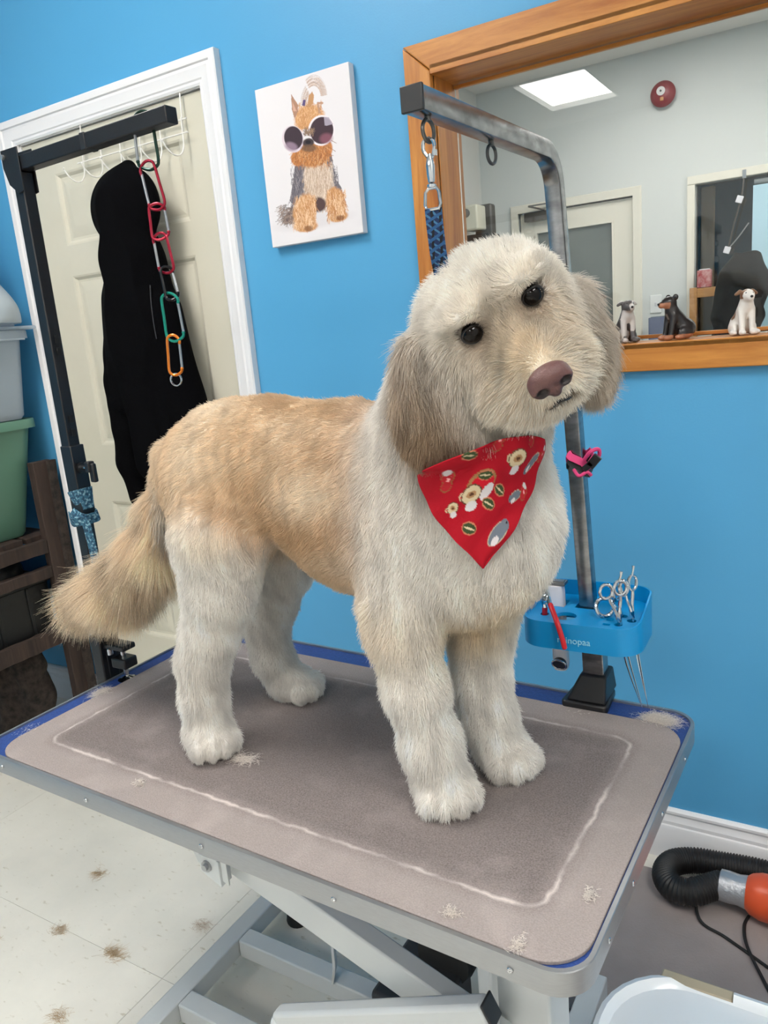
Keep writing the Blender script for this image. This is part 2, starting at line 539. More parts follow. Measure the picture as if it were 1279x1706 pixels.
# ---- door_1: six-panel cream door in a moulded white casing
door = tag(thing('door_1', None, None), kind='structure')
cols_ = [(.205, .428), (.535, .762)]
rows_ = [(.345, .845), (1.045, 1.61), (1.705, 1.925)]
DX0, DX1, DZ0, DZ1 = .068, .868, .01, 2.03
xs = [DX0, cols_[0][0], cols_[0][1], cols_[1][0], cols_[1][1], DX1]
zs = [DZ0, rows_[0][0], rows_[0][1], rows_[1][0], rows_[1][1], rows_[2][0], rows_[2][1], DZ1]
fb = wall_cells(xs, zs, [(c[0], c[1], r[0], r[1]) for c in cols_ for r in rows_], .004, .042)
fb.build('slab', M_door, door, smooth=False)
for c in cols_:
    for r in rows_:
        rings = [(0, .004), (.006, .006), (.014, .013), (.022, .014), (.050, .0065), (.056, .006)]
        vs = []; fs = []
        for ins, y in rings:
            vs += [(c[0] + ins, y, r[0] + ins), (c[1] - ins, y, r[0] + ins), (c[1] - ins, y, r[1] - ins), (c[0] + ins, y, r[1] - ins)]
        for i in range(len(rings) - 1):
            for k in range(4):
                l = (k + 1) % 4
                fs.append((i * 4 + k, i * 4 + l, (i + 1) * 4 + l, (i + 1) * 4 + k))
        k = (len(rings) - 1) * 4
        fs.append((k, k + 1, k + 2, k + 3))
        # back closes the panel so it has thickness
        nb = len(vs)
        vs += [(c[0], .03, r[0]), (c[1], .03, r[0]), (c[1], .03, r[1]), (c[0], .03, r[1])]
        fs += [(nb + 3, nb + 2, nb + 1, nb)] + [(k_, nb + k_, nb + (k_ + 1) % 4, (k_ + 1) % 4) for k_ in range(4)]
        MB().add(vs, fs).build('panel', M_door, door, angle=15)
jb = MB()
jb.box((DX0 - .009, .065, 1.02), (.014, .13, 2.05)).box((DX1 + .009, .065, 1.02), (.014, .13, 2.05)).box(((DX0 + DX1) / 2, .065, 2.041), (DX1 - DX0 + .03, .13, .014))
jb.build('jamb', M_white, door, smooth=False)
CP = [(0, 0), (0, .010), (.006, .013), (.012, .013), (.016, .016), (.030, .0175), (.042, .021), (.050, .019), (.053, .024), (.063, .026), (.070, .026), (.074, .022), (.074, 0)]
def casing(x0, x1, z0, z1, M, parent, name='casing', y=0.0, prof=CP, sgn=-1):
    path = lambda o: [(x0 - o, z0), (x0 - o, z1 + o), (x1 + o, z1 + o), (x1 + o, z0)]
    n = len(prof)
    vs = []
    for k in range(4):
        for o, h in prof:
            px, pz = path(o)[k]
            vs.append((px, y + sgn * h, pz))
    fs = []
    for k in range(3):
        for i in range(n):
            j = (i + 1) % n
            fs.append((k * n + i, k * n + j, (k + 1) * n + j, (k + 1) * n + i))
    fs += [tuple(range(n)), tuple(range(4 * n - 1, 3 * n - 1, -1))]
    return MB().add(vs, fs).build(name, M, parent, angle=25)
casing(.060, .874, 0.0, 2.036, M_white, door)

# ---- window_1: deep stained-pine frame with a fixed pane looking into the next room
win = tag(thing('window_1', None, None), kind='structure')
GY = .108
FX0, FX1, FZ0, FZ1 = 1.506, 3.086, 1.212, 1.974
w0, w1, wz0, wz1 = OP['wx0'], OP['wx1'], OP['wz0'], OP['wz1']
TH = .020
def board(poly, name, M):
    MB().prism(poly, -TH, 0, ((0, 0, 0), (1, 0, 0), (0, 0, 1), (0, 1, 0))).build(name, M, win, bevel=.0025)
g = .0006
board([(FX0, FZ1), (FX1, FZ1), (w1 + g, wz1 + g), (w0 + g, wz1 + g)], 'top_board', M_wood)
board([(FX0, FZ1 - .002), (w0 - g, wz1), (w0, FZ0), (FX0, FZ0)], 'side_board', M_woodv)
board([(FX1, FZ1 - .002), (w1 + g, wz1), (w1, FZ0), (FX1, FZ0)], 'side_board', M_woodv)
board([(w0 + .001, wz0), (w1 - .001, wz0), (w1 - .001, FZ0), (w0 + .001, FZ0)], 'bottom_board', M_wood)
MB().box(((w0 + w1) / 2, (.13 - TH) / 2, wz1 - .004 + .006), (w1 - w0, .13 + TH, .02)).build('head_jamb', M_wood, win, bevel=.001)
MB().box((w0 - .004, .065 - .001, (wz0 + wz1) / 2), (.014, .128, wz1 - wz0)).build('side_jamb', M_woodv, win, bevel=.001)
MB().box((w1 + .004, .065 - .001, (wz0 + wz1) / 2), (.014, .128, wz1 - wz0)).build('side_jamb', M_woodv, win, bevel=.001)
MB().box(((w0 + w1) / 2, (.13 - TH) / 2, wz0 - .006), (w1 - w0 - .002, .13 + TH, .0125)).build('sill_board', M_wood, win, bevel=.001)
stp = MB()
for (a, b_) in ((wz0 + .006, 0), (wz1 - .018, 0)):
    stp.box(((w0 + w1) / 2, GY - .011, a + .003), (w1 - w0 - .01, .010, .008))
stp.build('glazing_bead', M_wood, win, bevel=.001)
def glass_mat():
    m = bpy.data.materials.new('clear_glass'); m.use_nodes = True
    nt = m.node_tree; nt.nodes.clear()
    out = nt.nodes.new('ShaderNodeOutputMaterial'); mix = nt.nodes.new('ShaderNodeMixShader')
    tr = nt.nodes.new('ShaderNodeBsdfTransparent'); gl = nt.nodes.new('ShaderNodeBsdfGlossy'); fr = nt.nodes.new('ShaderNodeFresnel')
    fr.inputs[0].default_value = 1.5
    gl.inputs['Roughness'].default_value = 0.0
    tr.inputs[0].default_value = (.95, .96, .955, 1)
    nt.links.new(fr.outputs[0], mix.inputs[0]); nt.links.new(tr.outputs[0], mix.inputs[1]); nt.links.new(gl.outputs[0], mix.inputs[2])
    nt.links.new(mix.outputs[0], out.inputs[0])
    return m
M_glass = glass_mat()
MB().box(((w0 + w1) / 2, GY, (wz0 + wz1) / 2), (w1 - w0 - .006, .006, wz1 - wz0 - .006)).build('pane', M_glass, win, smooth=False)
# white caulk strip left of the frame
MB().prism([(FX0 - .006, FZ1 - .004), (FX0, FZ1), (FX0, 1.78), (FX0 - .003, 1.80), (FX0 - .004, 1.9)], -.004, 0, ((0, 0, 0), (1, 0, 0), (0, 0, 1), (0, 1, 0))).build('caulk', M_white, win, smooth=False)

# ------------------------------------------------------------------ the next room seen through the pane
FY = 3.8
XL = 0.06
M_far = mat('pale_grey_wall_paint', srgb(206, 208, 205), .6, bump=(120, .1))
ww = wall_cells([XL, .33, 1.146, 1.53, 2.9, 4.6], [-.0, 1.13, 2.075, 2.08, 2.92],
                [(.33, 1.146, -1, 2.078), (1.53, 2.9, 1.13, 2.078)], FY, FY + .1)
ww.build('wall_far', M_far, smooth=False, kind='structure')
MB().box((XL - .05, (FY + .13) / 2 + .6, 1.46), (.1, FY - .13 - 1.1, 2.92)).build('wall_far_left', M_far, smooth=False, kind='structure')
MB().box((4.65, (FY + .13) / 2, 1.46), (.1, FY - .13, 2.92)).build('wall_far_right', M_far, smooth=False, kind='structure')
MB().box((2.0, (FY + .13) / 2, 2.97), (5.4, FY - .13 + .2, .1)).build('ceiling_far', M_ceil, smooth=False, kind='structure')
MB().box((2.0, (FY + .13) / 2, -.05), (5.4, FY - .13 + .2, .1)).build('floor_far', M_tile, smooth=False, kind='structure')
M_lamp2 = mat('next_room_diffuser', (1, .98, .94), .5, emit=12.5)
for i, (x, y) in enumerate([(2.9, 2.3), (1.45, 2.45), (3.9, 2.6)]):
    t = thing('ceiling_light', ['ceiling light of the next room near the window', 'ceiling light of the next room above the left side', 'ceiling light at the right end of the next room'][i], 'ceiling light')
    MB().box((x, y, 2.912), (.58, 1.15, .01)).build('diffuser', M_lamp2, t, smooth=False)
    fr = MB()
    for sx in (-1, 1): fr.box((x + sx * .3, y, 2.913), (.02, 1.2, .016))
    for sy in (-1, 1): fr.box((x, y + sy * .59, 2.913), (.58, .02, .016))
    fr.build('frame', M_grid, t, smooth=False)
# door_2 with a glazed upper half and a closer
d2 = tag(thing('door_2', None, None), kind='structure')
M_cream = mat('warm_white_paint', srgb(224, 218, 204), .45)
sl = wall_cells([.345, .465, .995, 1.135], [.02, .95, 1.925, 2.065], [(.465, .995, .95, 1.925)], FY + .02, FY + .06)
sl.build('slab', M_cream, d2, smooth=False)
M_smoke = mat('grey_frosted_glass', srgb(120, 126, 122), .25, noise=(3, .5, srgb(96, 102, 100)))
MB().box((.73, FY + .04, 1.4375), (.528, .01, .973)).build('pane', M_smoke, d2, smooth=False)
bd = MB()
for a in ((.73, 1.932, .55, .014), (.73, .943, .55, .014)): bd.box((a[0], FY + .016, a[1]), (a[2], .012, a[3]))
for xx in (.458, 1.002): bd.box((xx, FY + .016, 1.4375), (.014, .012, .975))
bd.build('glazing_bead', M_cream, d2, smooth=False)
casing(.338, 1.142, 0, 2.072, M_cream, d2, y=FY, prof=[(0, 0), (0, .016), (.05, .02), (.055, .012), (.055, 0)])
M_dk = mat('dark_grey_metal', srgb(88, 84, 80), .45, metal=.5)
cl = MB().box((.49, FY - .01, 2.035), (.2, .055, .06)); cl = cl.build('door_closer', M_dk, d2, bevel=.006)
MB().bar((.54, FY - .03, 2.07), (.45, FY - .1, 2.1), .02, .008).bar((.45, FY - .1, 2.1), (.66, FY - .02, 2.11), .02, .008).build('closer_arm', M_dk, cl)
MB().lathe([(.0, 0), (.026, 0), (.028, .02), (.012, .03), (.012, .05), (0, .05)], (1.08, FY + .02, 1.02), 16, Matrix.Rotation(PI / 2, 3, 'X')).build('knob', M_dk, d2)
# window_2 with the back office behind
w2 = tag(thing('window_2', None, None), kind='structure')
casing_p = [(0, 0), (0, .018), (.045, .02), (.05, 0)]
n = 4
fr = MB()
fr.box((1.507, FY - .01, 1.6035), (.046, .02, .947)).box((2.2, FY - .01, 2.103), (1.43, .022, .05)).box((2.2, FY - .015, 1.115), (1.43, .03, .03)).box((2.9, FY - .01, 1.62), (.04, .02, 1.0))
fr.build('frame', M_cream, w2, bevel=.003)
MB().box((2.215, FY + .05, 1.605), (1.365, .006, .945)).build('pane', M_glass, w2, smooth=False)
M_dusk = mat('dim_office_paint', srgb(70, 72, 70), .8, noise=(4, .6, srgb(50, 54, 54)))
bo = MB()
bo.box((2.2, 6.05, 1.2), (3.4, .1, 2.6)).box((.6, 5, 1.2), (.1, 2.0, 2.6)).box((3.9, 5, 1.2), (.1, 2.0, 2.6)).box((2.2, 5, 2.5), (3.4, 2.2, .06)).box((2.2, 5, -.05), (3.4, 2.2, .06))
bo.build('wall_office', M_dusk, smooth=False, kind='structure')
office_fill = thing('ceiling_light', 'small unseen light added to brighten the dim office behind the far window', 'ceiling light')
MB().box((2.0, 5.2, 2.46), (.3, .3, .01)).build('diffuser', mat('office_fill_glow', (1, .9, .75), .5, emit=14.0), office_fill, smooth=False)  # unseen lamp added to lift the beige strip out of the dark
MB().box((1.30, 5.9, 1.45), (.115, .04, 1.74)).build('door_3', mat('beige_office_door', srgb(196, 178, 148), .6), bevel=.01, kind='structure')
# ------------------------------------------------------------------ shared materials
M_alu = mat('brushed_aluminium', srgb(168, 170, 172), .34, metal=.75, noise=(60, .4, srgb(156, 158, 160), (1, 1, 8)))
M_steel = mat('worn_stainless_steel', srgb(168, 168, 170), .26, metal=1.0, noise=(26, .7, srgb(112, 112, 114), (1, 1, 2.2)), bump=(60, .15))
M_chrome = mat('chrome', srgb(210, 212, 215), .12, metal=1.0)
M_black = mat('black_powder_coat', srgb(15, 15, 18), .42, bump=(300, .1))
M_blackp = mat('black_plastic', srgb(28, 28, 30), .42)
M_frame = mat('grey_white_enamel', srgb(196, 200, 200), .35, noise=(9, .4, srgb(188, 192, 193)))
M_rubber = mat('black_rubber', srgb(22, 22, 22), .7)
M_bluet = mat('blue_textured_laminate', srgb(30, 58, 122), .5, noise=(160, .8, srgb(42, 74, 142)), bump=(420, .6))
nt = M_bluet.node_tree
M_mat = mat('grey_rubber_mat', srgb(136, 127, 124), .92, noise=(420, .9, srgb(104, 96, 94)), bump=(500, .5), spec=.15)

# ------------------------------------------------------------------ grooming table
TZ, TXR, TYB, TTH, TL_, TW_ = .6846, 2.2339, -.5195, -.0284, 1.1133, .6061
TE1 = Vector((-math.cos(TTH), -math.sin(TTH), 0)); TE2 = Vector((math.sin(TTH), -math.cos(TTH), 0))
def TP(s, t, z=0.0): return Vector((TXR, TYB, TZ + z)) + TE1 * s + TE2 * t
tbl = thing('grooming_table', 'aluminium-edged grooming table with a blue top on a pale grey lifting frame', 'table')
TF = (TP(TL_ / 2, TW_ / 2), -TE1, -TE2, Vector((0, 0, 1)))
outer = rrect(TL_, TW_, .045, 8); inner = rrect(TL_ - .012, TW_ - .012, .040, 8)
rim = MB(); n = len(outer); o_, ea, eb, ec = TF
vs = []
for P_, z in ((outer, -.031), (outer, -.001), ([(a * .9985, b * .9985) for a, b in outer], 0), (inner, 0), (inner, -.031)):
    vs += [o_ + ea * a + eb * b + ec * z for a, b in P_]
rim.add(vs, [(k * n + i, k * n + (i + 1) % n, ((k + 1) % 5) * n + (i + 1) % n, ((k + 1) % 5) * n + i) for k in range(5) for i in range(n)])
rim.build('rim', M_alu, tbl, angle=30)
MB().prism(inner, -.022, -.0035, TF).build('tabletop', M_bluet, tbl, bevel=.0006)
sm = None
for s in (.08, .315, .545, .80, 1.03):
    c = TP(s, TW_ + .0008, -.016)
    b = MB().lathe([(.0036, 0), (.0036, .0008), (.0028, .0018), (.0, .0021)], c, 12, Matrix.Rotation(PI / 2, 3, 'X') @ Matrix.Identity(3))
    b.box(c + TE2 * .0021, (.0044, .0006, .0009)).box(c + TE2 * .0021, (.0009, .0006, .0044))
    b.build('screw', M_chrome, tbl)
for t in (.12, .27, .42, .52):
    c = TP(-.0008, t, -.016)
    MB().lathe([(.0036, 0), (.0036, .0008), (.0028, .0018), (0, .0021)], c, 12, Matrix.Rotation(PI / 2, 3, 'Y')).build('screw', M_chrome, tbl)
# lifting frame below
uf = MB()
for t in (.09, .50): uf.box(TP(TL_ / 2, t, -.045), (TL_ - .2, .035, .028))
for s in (.14, .98): uf.box(TP(s, .295, -.045), (.035, .40, .027))
uf.build('upper_frame', M_frame, tbl, bevel=.002)
br = MB()
br.prism([(1.612, .655), (1.690, .655), (1.690, .592), (1.634, .614), (1.622, .640)], -.003, 0, ((0, -1.085, 0), (1, 0, 0), (0, 0, 1), (0, 1, 0)))
br.prism([(1.640, .632), (1.676, .632), (1.676, .588), (1.640, .604)], -.006, -.003, ((0, -1.085, 0), (1, 0, 0), (0, 0, 1), (0, 1, 0)))
br.box((1.677, -1.081, .610), (.004, .022, .042))
br.build('bracket', M_frame, tbl, bevel=.0006)
MB().lathe([(.009, 0), (.009, .003), (.005, .003), (.005, .007), (0, .007)], (1.655, -1.091, .617), 12, Matrix.Rotation(PI / 2, 3, 'X')).build('bolt', M_alu, tbl)
for i, y in enumerate((-1.045, -.60)):
    MB().bar((1.66, y, .612), (2.075, y + .022, .438), .03, .05).build('scissor_arm', M_frame, tbl, bevel=.003)
MB().bar((2.085, -1.075, .545), (1.74, -1.075, .372), .026, .031).bar((1.748, -1.075, .374), (1.722, -1.075, .30), .026, .034).build('scissor_arm', M_frame, tbl, bevel=.006)
d_ = Vector((.345, 0, .173)).normalized()
MB().bar(Vector((2.085, -1.075, .545)) + d_ * .0005, Vector((2.085, -1.075, .545)) + d_ * .004, .0275, .0325).build('end_cap', M_blackp, tbl, bevel=.002)
MB().bar((2.10, -.63, .545), (1.55, -.63, .27), .026, .036).build('scissor_arm', M_frame, tbl, bevel=.004)
MB().box((2.094, -.960, .325), (.076, .075, .60)).build('upright', M_frame, tbl, bevel=.004)
MB().box((2.062, -1.028, .535), (.02, .02, .20)).build('upright', M_frame, tbl, bevel=.003)
MB().lathe([(.013, 0), (.013, .003), (.007, .004), (.007, .009), (0, .009)], (2.062, -1.04, .586), 16, Matrix.Rotation(PI / 2, 3, 'X')).build('bolt', M_alu, tbl)
base = MB()
for (a, b_) in (((1.315, -.52), (1.315, -1.12)), ((2.05, -.52), (2.05, -1.12))): base.bar((*a, .066), (*b_, .066), .042, .044)
for y in (-.745, -.925, -1.10): base.bar((1.337, y, .066), (2.029, y, .066), .040, .042)
base.bar((1.29, -.535, .064), (2.07, -.535, .064), .036, .038)
base.build('base_frame', M_frame, tbl, bevel=.003)
for x, y in ((1.355, -.585), (2.0, -.59), (1.315, -1.08), (2.05, -1.08)):
    MB().lathe([(.026, 0), (.028, .006), (.024, .03), (.012, .044)], (x, y, 0), 18).build('foot', M_rubber, tbl)
MB().sweep(smooth_path([(1.585, -.76, .088), (1.590, -.755, .12), (1.577, -.735, .16), (1.574, -.71, .185)], 5), [(-.013, -.003), (.013, -.003), (.013, .003), (-.013, .003)]).build('latch_plate', M_frame, tbl, bevel=.001)
MB().box((1.82, -.80, .13), (.13, .14, .21)).build('pump_housing', mat('charcoal_plastic', srgb(48, 48, 50), .6), tbl, bevel=.008)
MB().lathe([(.0, .0), (.052, 0), (.055, .01), (.055, .10), (.05, .112), (0, .114)], (1.85, -.66, .255), 28, Matrix.Rotation(PI / 2, 3, 'X')).build('pump_wheel', M_rubber, tbl)
MB().bar((1.82, -.67, .085), (1.95, -.67, .34), .05, .012).build('link_plate', mat('mid_grey_enamel', srgb(128, 126, 122), .5), tbl, bevel=.002)

# rubber mat on the table
mt = []
MPL = [TP(1.095 - .05, .603), TP(.009, .600), TP(.011, .085), TP(1.07, .062)]
MB().prism(rrect(1.060, .540, .055, 8, cx=-.0, cy=0), -.0035, .0015, (TP(.5380, .3290), -TE1, -TE2, Vector((0, 0, 1)))).build('rubber_mat', M_mat, bevel=.0008,
    label='grey rubber mat covering most of the blue table top', category='mat')
nt = M_mat.node_tree    # pale worn band a hand's width in from the edge, and a lighter tone beyond it
tcm = nt.nodes.new('ShaderNodeTexCoord')
sep = nt.nodes.new('ShaderNodeSeparateXYZ'); nt.links.new(tcm.outputs['Object'], sep.inputs[0])
def nmath(op, a, b=None, c=None):
    q = nt.nodes.new('ShaderNodeMath'); q.operation = op
    for i, v in enumerate((a, b, c)):
        if v is None: continue
        if isinstance(v, (int, float)): q.inputs[i].default_value = v
        else: nt.links.new(v, q.inputs[i])
    return q.outputs[0]
cc = TP(.538, .329)
ux = nmath('ABSOLUTE', nmath('SUBTRACT', nmath('ADD', sep.outputs[0], nmath('MULTIPLY', sep.outputs[1], TE2.x * 1.0)), cc.x + cc.y * TE2.x))
uy = nmath('ABSOLUTE', nmath('SUBTRACT', nmath('SUBTRACT', sep.outputs[1], nmath('MULTIPLY', sep.outputs[0], TE2.x)), cc.y - cc.x * TE2.x))
dx_ = nmath('SUBTRACT', ux, .533 - .068); dy_ = nmath('SUBTRACT', uy, .266 - .062)
dxo = nmath('ADD', dx_, .03); dyo = nmath('ADD', dy_, .03)
dd = nmath('SUBTRACT', nmath('ADD', nmath('MINIMUM', nmath('MAXIMUM', dxo, dyo), 0.0), nmath('SQRT', nmath('ADD', nmath('POWER', nmath('MAXIMUM', dxo, 0.0), 2), nmath('POWER', nmath('MAXIMUM', dyo, 0.0), 2)))), .03)
nzm = nt.nodes.new('ShaderNodeTexNoise'); nzm.inputs['Scale'].default_value = 38; nzm.inputs['Detail'].default_value = 6
nt.links.new(tcm.outputs['Object'], nzm.inputs['Vector'])
dd2 = nmath('ADD', dd, nmath('MULTIPLY', nmath('SUBTRACT', nzm.outputs['Fac'], .5), .012))
band = nmath('SUBTRACT', 1.0, nmath('MULTIPLY', nmath('ABSOLUTE', dd2), 1 / .0045)); band = nmath('MAXIMUM', band, 0.0)
nz3 = nt.nodes.new('ShaderNodeTexNoise'); nz3.inputs['Scale'].default_value = 14; nz3.inputs['Detail'].default_value = 8
nt.links.new(tcm.outputs['Object'], nz3.inputs['Vector'])
band = nmath('MULTIPLY', band, nmath('MINIMUM', nmath('MAXIMUM', nmath('MULTIPLY', nmath('SUBTRACT', nz3.outputs['Fac'], .36), 3.2), 0.12), .8))
mapr = nt.nodes.new('ShaderNodeMapRange'); mapr.inputs[1].default_value = -.02; mapr.inputs[2].default_value = .02; mapr.inputs[3].default_value = 0; mapr.inputs[4].default_value = .30
nt.links.new(dd2, mapr.inputs[0])
tot = nmath('MINIMUM', nmath('ADD', band, mapr.outputs[0]), 1.0)
blot = nmath('MINIMUM', nmath('MAXIMUM', nmath('MULTIPLY', nmath('SUBTRACT', nz3.outputs['Fac'], .52), .6), 0), .10)
tot = nmath('MINIMUM', nmath('ADD', tot, blot), 1.0)
bsm = nt.nodes['Principled BSDF']; srcm = bsm.inputs['Base Color'].links[0].from_socket
mxm = nt.nodes.new('ShaderNodeMix'); mxm.data_type = 'RGBA'; nt.links.new(tot, mxm.inputs[0]); nt.links.new(srcm, mxm.inputs[6]); mxm.inputs[7].default_value = (*srgb(206, 194, 190), 1)
nt.links.new(mxm.outputs[2], bsm.inputs['Base Color'])

# ------------------------------------------------------------------ steel grooming arm clamped to the back edge
arm = thing('grooming_pole', 'square stainless steel grooming arm clamped to the back edge of the table', 'grooming arm')
A0, A1 = Vector((2.066, -.535, .70)), Vector((2.024, -.535, 1.50))
ap = [A0, A0.lerp(A1, .5), A1]
R_ = .055
top = Vector((2.027, -.535, 1.582))
for i in range(1, 8):
    a = PI / 2 * i / 8
    ap.append(Vector((2.022, -.535 - R_ * (1 - math.cos(a)), 1.527 + R_ * math.sin(a))))
ap.append(Vector((2.022, -.535 - R_, 1.582))); ap.append(Vector((2.018, -.975, 1.5785)))
sq = rrect(.0254, .0254, .003, 2)
MB().sweep(ap, sq, up=(0, -1, 0)).build('tube', M_steel, arm, angle=30)
MB().box((2.018, -.9775, 1.5785), (.0262, .005, .0262)).build('end_cap', M_blackp, arm, bevel=.001)
MB().bar((2.0685, -.535, .69), (2.064, -.535, .835), .036, .032, up=(0, 1, 0)).build('sleeve', M_steel, arm, bevel=.002)
cb = MB()
hgt = .046
cb.prism([(-.036, -.041), (.036, -.041), (.040, -.034), (.036, .03), (.026, .052), (-.026, .052), (-.036, .03), (-.040, -.034)], 0, .014, ((2.056, -.535, .6825), (1, 0, 0), (0, 1, 0), (0, 0, 1)))
cb.build('clamp_base', M_blackp, arm, bevel=.003)
lo = [(-.034, -.037), (.034, -.037), (.034, .044), (-.034, .044)]; hi = [(-.020, -.020), (.024, -.020), (.024, .030), (-.020, .030)]
MB().add([(2.058 + a, -.535 + b_, .6965) for a, b_ in lo] + [(2.066 + a, -.535 + b_, .6965 + hgt) for a, b_ in hi], [(0, 1, 5, 4), (1, 2, 6, 5), (2, 3, 7, 6), (3, 0, 4, 7), (4, 5, 6, 7), (3, 2, 1, 0)]).build('clamp_collar', M_blackp, arm, bevel=.004)
MB().box((2.056, -.502, .655), (.05, .02, .06)).cyl((2.056, -.56, .60), (2.056, -.56, .652), .006, 12).box((2.056, -.53, .622), (.045, .07, .012)).build('clamp_jaw', M_blackp, arm, bevel=.002)
for y, nm in ((-.947, 0), (-.772, 1)):
    MB().cyl((2.019, y, 1.568), (2.019, y, 1.562), .0035, 10).ring((2.019, y, 1.5520), .0112, .0022, (1, -.1, 0), 28, 8, sx=1).build('eye_ring', mat('dark_steel', srgb(96, 94, 92), .35, metal=.9), arm)

# snap-hook leash hanging from the end ring and passing behind the dog's head
lsh = thing('grooming_leash', 'blue tartan leash with a chrome snap hook hanging from the steel arm', 'leash')
LX, LY = 2.0195, -.949
h = MB()
h.tube(smooth_path([(LX - .001, LY, 1.5475), (LX - .007, LY - .002, 1.541), (LX - .008, LY - .002, 1.528), (LX - .004, LY - .001, 1.518), (LX, LY, 1.512)], 5), .0026, 8)
h.tube(smooth_path([(LX - .001, LY, 1.5475), (LX + .006, LY + .001, 1.541), (LX + .0075, LY + .001, 1.532)], 5), .0026, 8)
h.cyl((LX + .0075, LY + .001, 1.532), (LX + .004, LY, 1.512), .0021, 8)
h.lathe([(.0, 0), (.0045, .002), (.0055, .012), (.0062, .03), (.0045, .042), (.003, .05)], (LX, LY, 1.470), 14)
h.box((LX + .009, LY - .001, 1.520), (.004, .005, .010))
h.lathe([(.004, 0), (.0065, .002), (.0065, .006), (.004, .008)], (LX, LY, 1.462), 14)
h.v = [(LX + (x - LX) * .8, LY + (y - LY) * .8, 1.5450 + (z - 1.5475) * .60) for x, y, z in h.v]
h.build('snap_hook', M_chrome, lsh)
MB().tube([Vector(p) for p in ((LX - .004, LY, 1.494), (LX + .005, LY, 1.494), (LX + .0082, LY, 1.490), (LX + .0095, LY, 1.477), (LX + .007, LY, 1.472), (LX - .007, LY, 1.472), (LX - .0095, LY, 1.477), (LX - .0082, LY, 1.490))], .0018, 8, closed=True, up=(0, 1, 0)).build('swivel_loop', M_chrome, lsh)
def tartan():
    m = mat('blue_tartan_webbing', srgb(14, 34, 70), .85)
    nt = m.node_tree; b = nt.nodes['Principled BSDF']
    tc = nt.nodes.new('ShaderNodeTexCoord'); mp = nt.nodes.new('ShaderNodeMapping'); mp.inputs['Rotation'].default_value = (.3, .5, .7)
    nt.links.new(tc.outputs['Object'], mp.inputs[0])
    prev = None
    for ax, sc_, col_ in (('X', 60, (*srgb(56, 104, 140), 1)), ('Y', 46, (*srgb(6, 10, 22), 1)), ('Z', 38, (*srgb(32, 78, 122), 1))):
        w = nt.nodes.new('ShaderNodeTexWave'); w.bands_direction = ax; w.inputs['Scale'].default_value = sc_; w.inputs['Distortion'].default_value = 1.5
        nt.links.new(mp.outputs[0], w.inputs['Vector'])
        r = nt.nodes.new('ShaderNodeValToRGB'); r.color_ramp.elements[0].position = .72; r.color_ramp.elements[1].position = .8
        nt.links.new(w.outputs['Fac'], r.inputs[0])
        mx = nt.nodes.new('ShaderNodeMix'); mx.data_type = 'RGBA'
        nt.links.new(r.outputs[0], mx.inputs[0]); mx.inputs[7].default_value = col_
        if prev is None: mx.inputs[6].default_value = (*srgb(14, 36, 76), 1)
        else: nt.links.new(prev, mx.inputs[6])
        prev = mx.outputs[2]
    nt.links.new(prev, b.inputs['Base Color'])
    return m
M_tart = tartan()
sp = smooth_path([(LX, LY, 1.473), (LX, LY + .002, 1.45), (LX - .001, LY + .010, 1.415), (LX - .003, LY + .030, 1.375), (LX - .010, LY + .060, 1.33), (LX - .02, LY + .075, 1.27)], 5)
tw = MB()
tw.sweep(sp, [(-.0095, -.0008), (.0095, -.0008), (.0095, .0008), (-.0095, .0008)], up=(.25, -1, .2))
tw.build('strap', M_tart, lsh)

# pink and black strap wrapped round the steel post
ps = thing('pet_strap', 'pink and black strap with a small buckle wrapped around the steel post behind the dog', 'strap')
M_pink = mat('hot_pink_webbing', srgb(214, 60, 120), .6)
PX, PY, PZ = 2.050, -.535, 1.115
lp = [Vector((PX + a, PY + b_, PZ + .012 * math.sin(i * .8))) for i, (a, b_) in enumerate(rrect(.036, .036, .008, 3))]
MB().sweep(lp, [(-.0013, -.006), (.0013, -.006), (.0013, .006), (-.0013, .006)], closed=True).build('band', M_pink, ps)
MB().sweep([p + Vector((0, 0, -.012)) for p in lp], [(-.0015, -.004), (.0015, -.004), (.0015, .004), (-.0015, .004)], closed=True).build('band', M_blackp, ps)
MB().tube(smooth_path([(PX + .014, PY - .024, PZ + .004), (PX + .026, PY - .03, PZ + .018), (PX + .036, PY - .02, PZ + .020), (PX + .034, PY - .016, PZ + .006), (PX + .02, PY - .022, PZ - .006)], 5), .0032, 7).build('loop', M_pink, ps)
MB().box((PX + .030, PY - .026, PZ + .002), (.014, .006, .022), Matrix.Rotation(.7, 3, 'Y')).box((PX + .020, PY - .026, PZ - .006), (.010, .006, .018), Matrix.Rotation(.9, 3, 'Y')).build('buckle', M_blackp, ps, bevel=.001)
MB().tube(smooth_path([(PX - .004, PY - .024, PZ - .012), (PX + .006, PY - .028, PZ - .022), (PX + .018, PY - .026, PZ - .016), (PX + .024, PY - .022, PZ - .022)], 5), .0028, 7).build('loop', M_pink, ps)

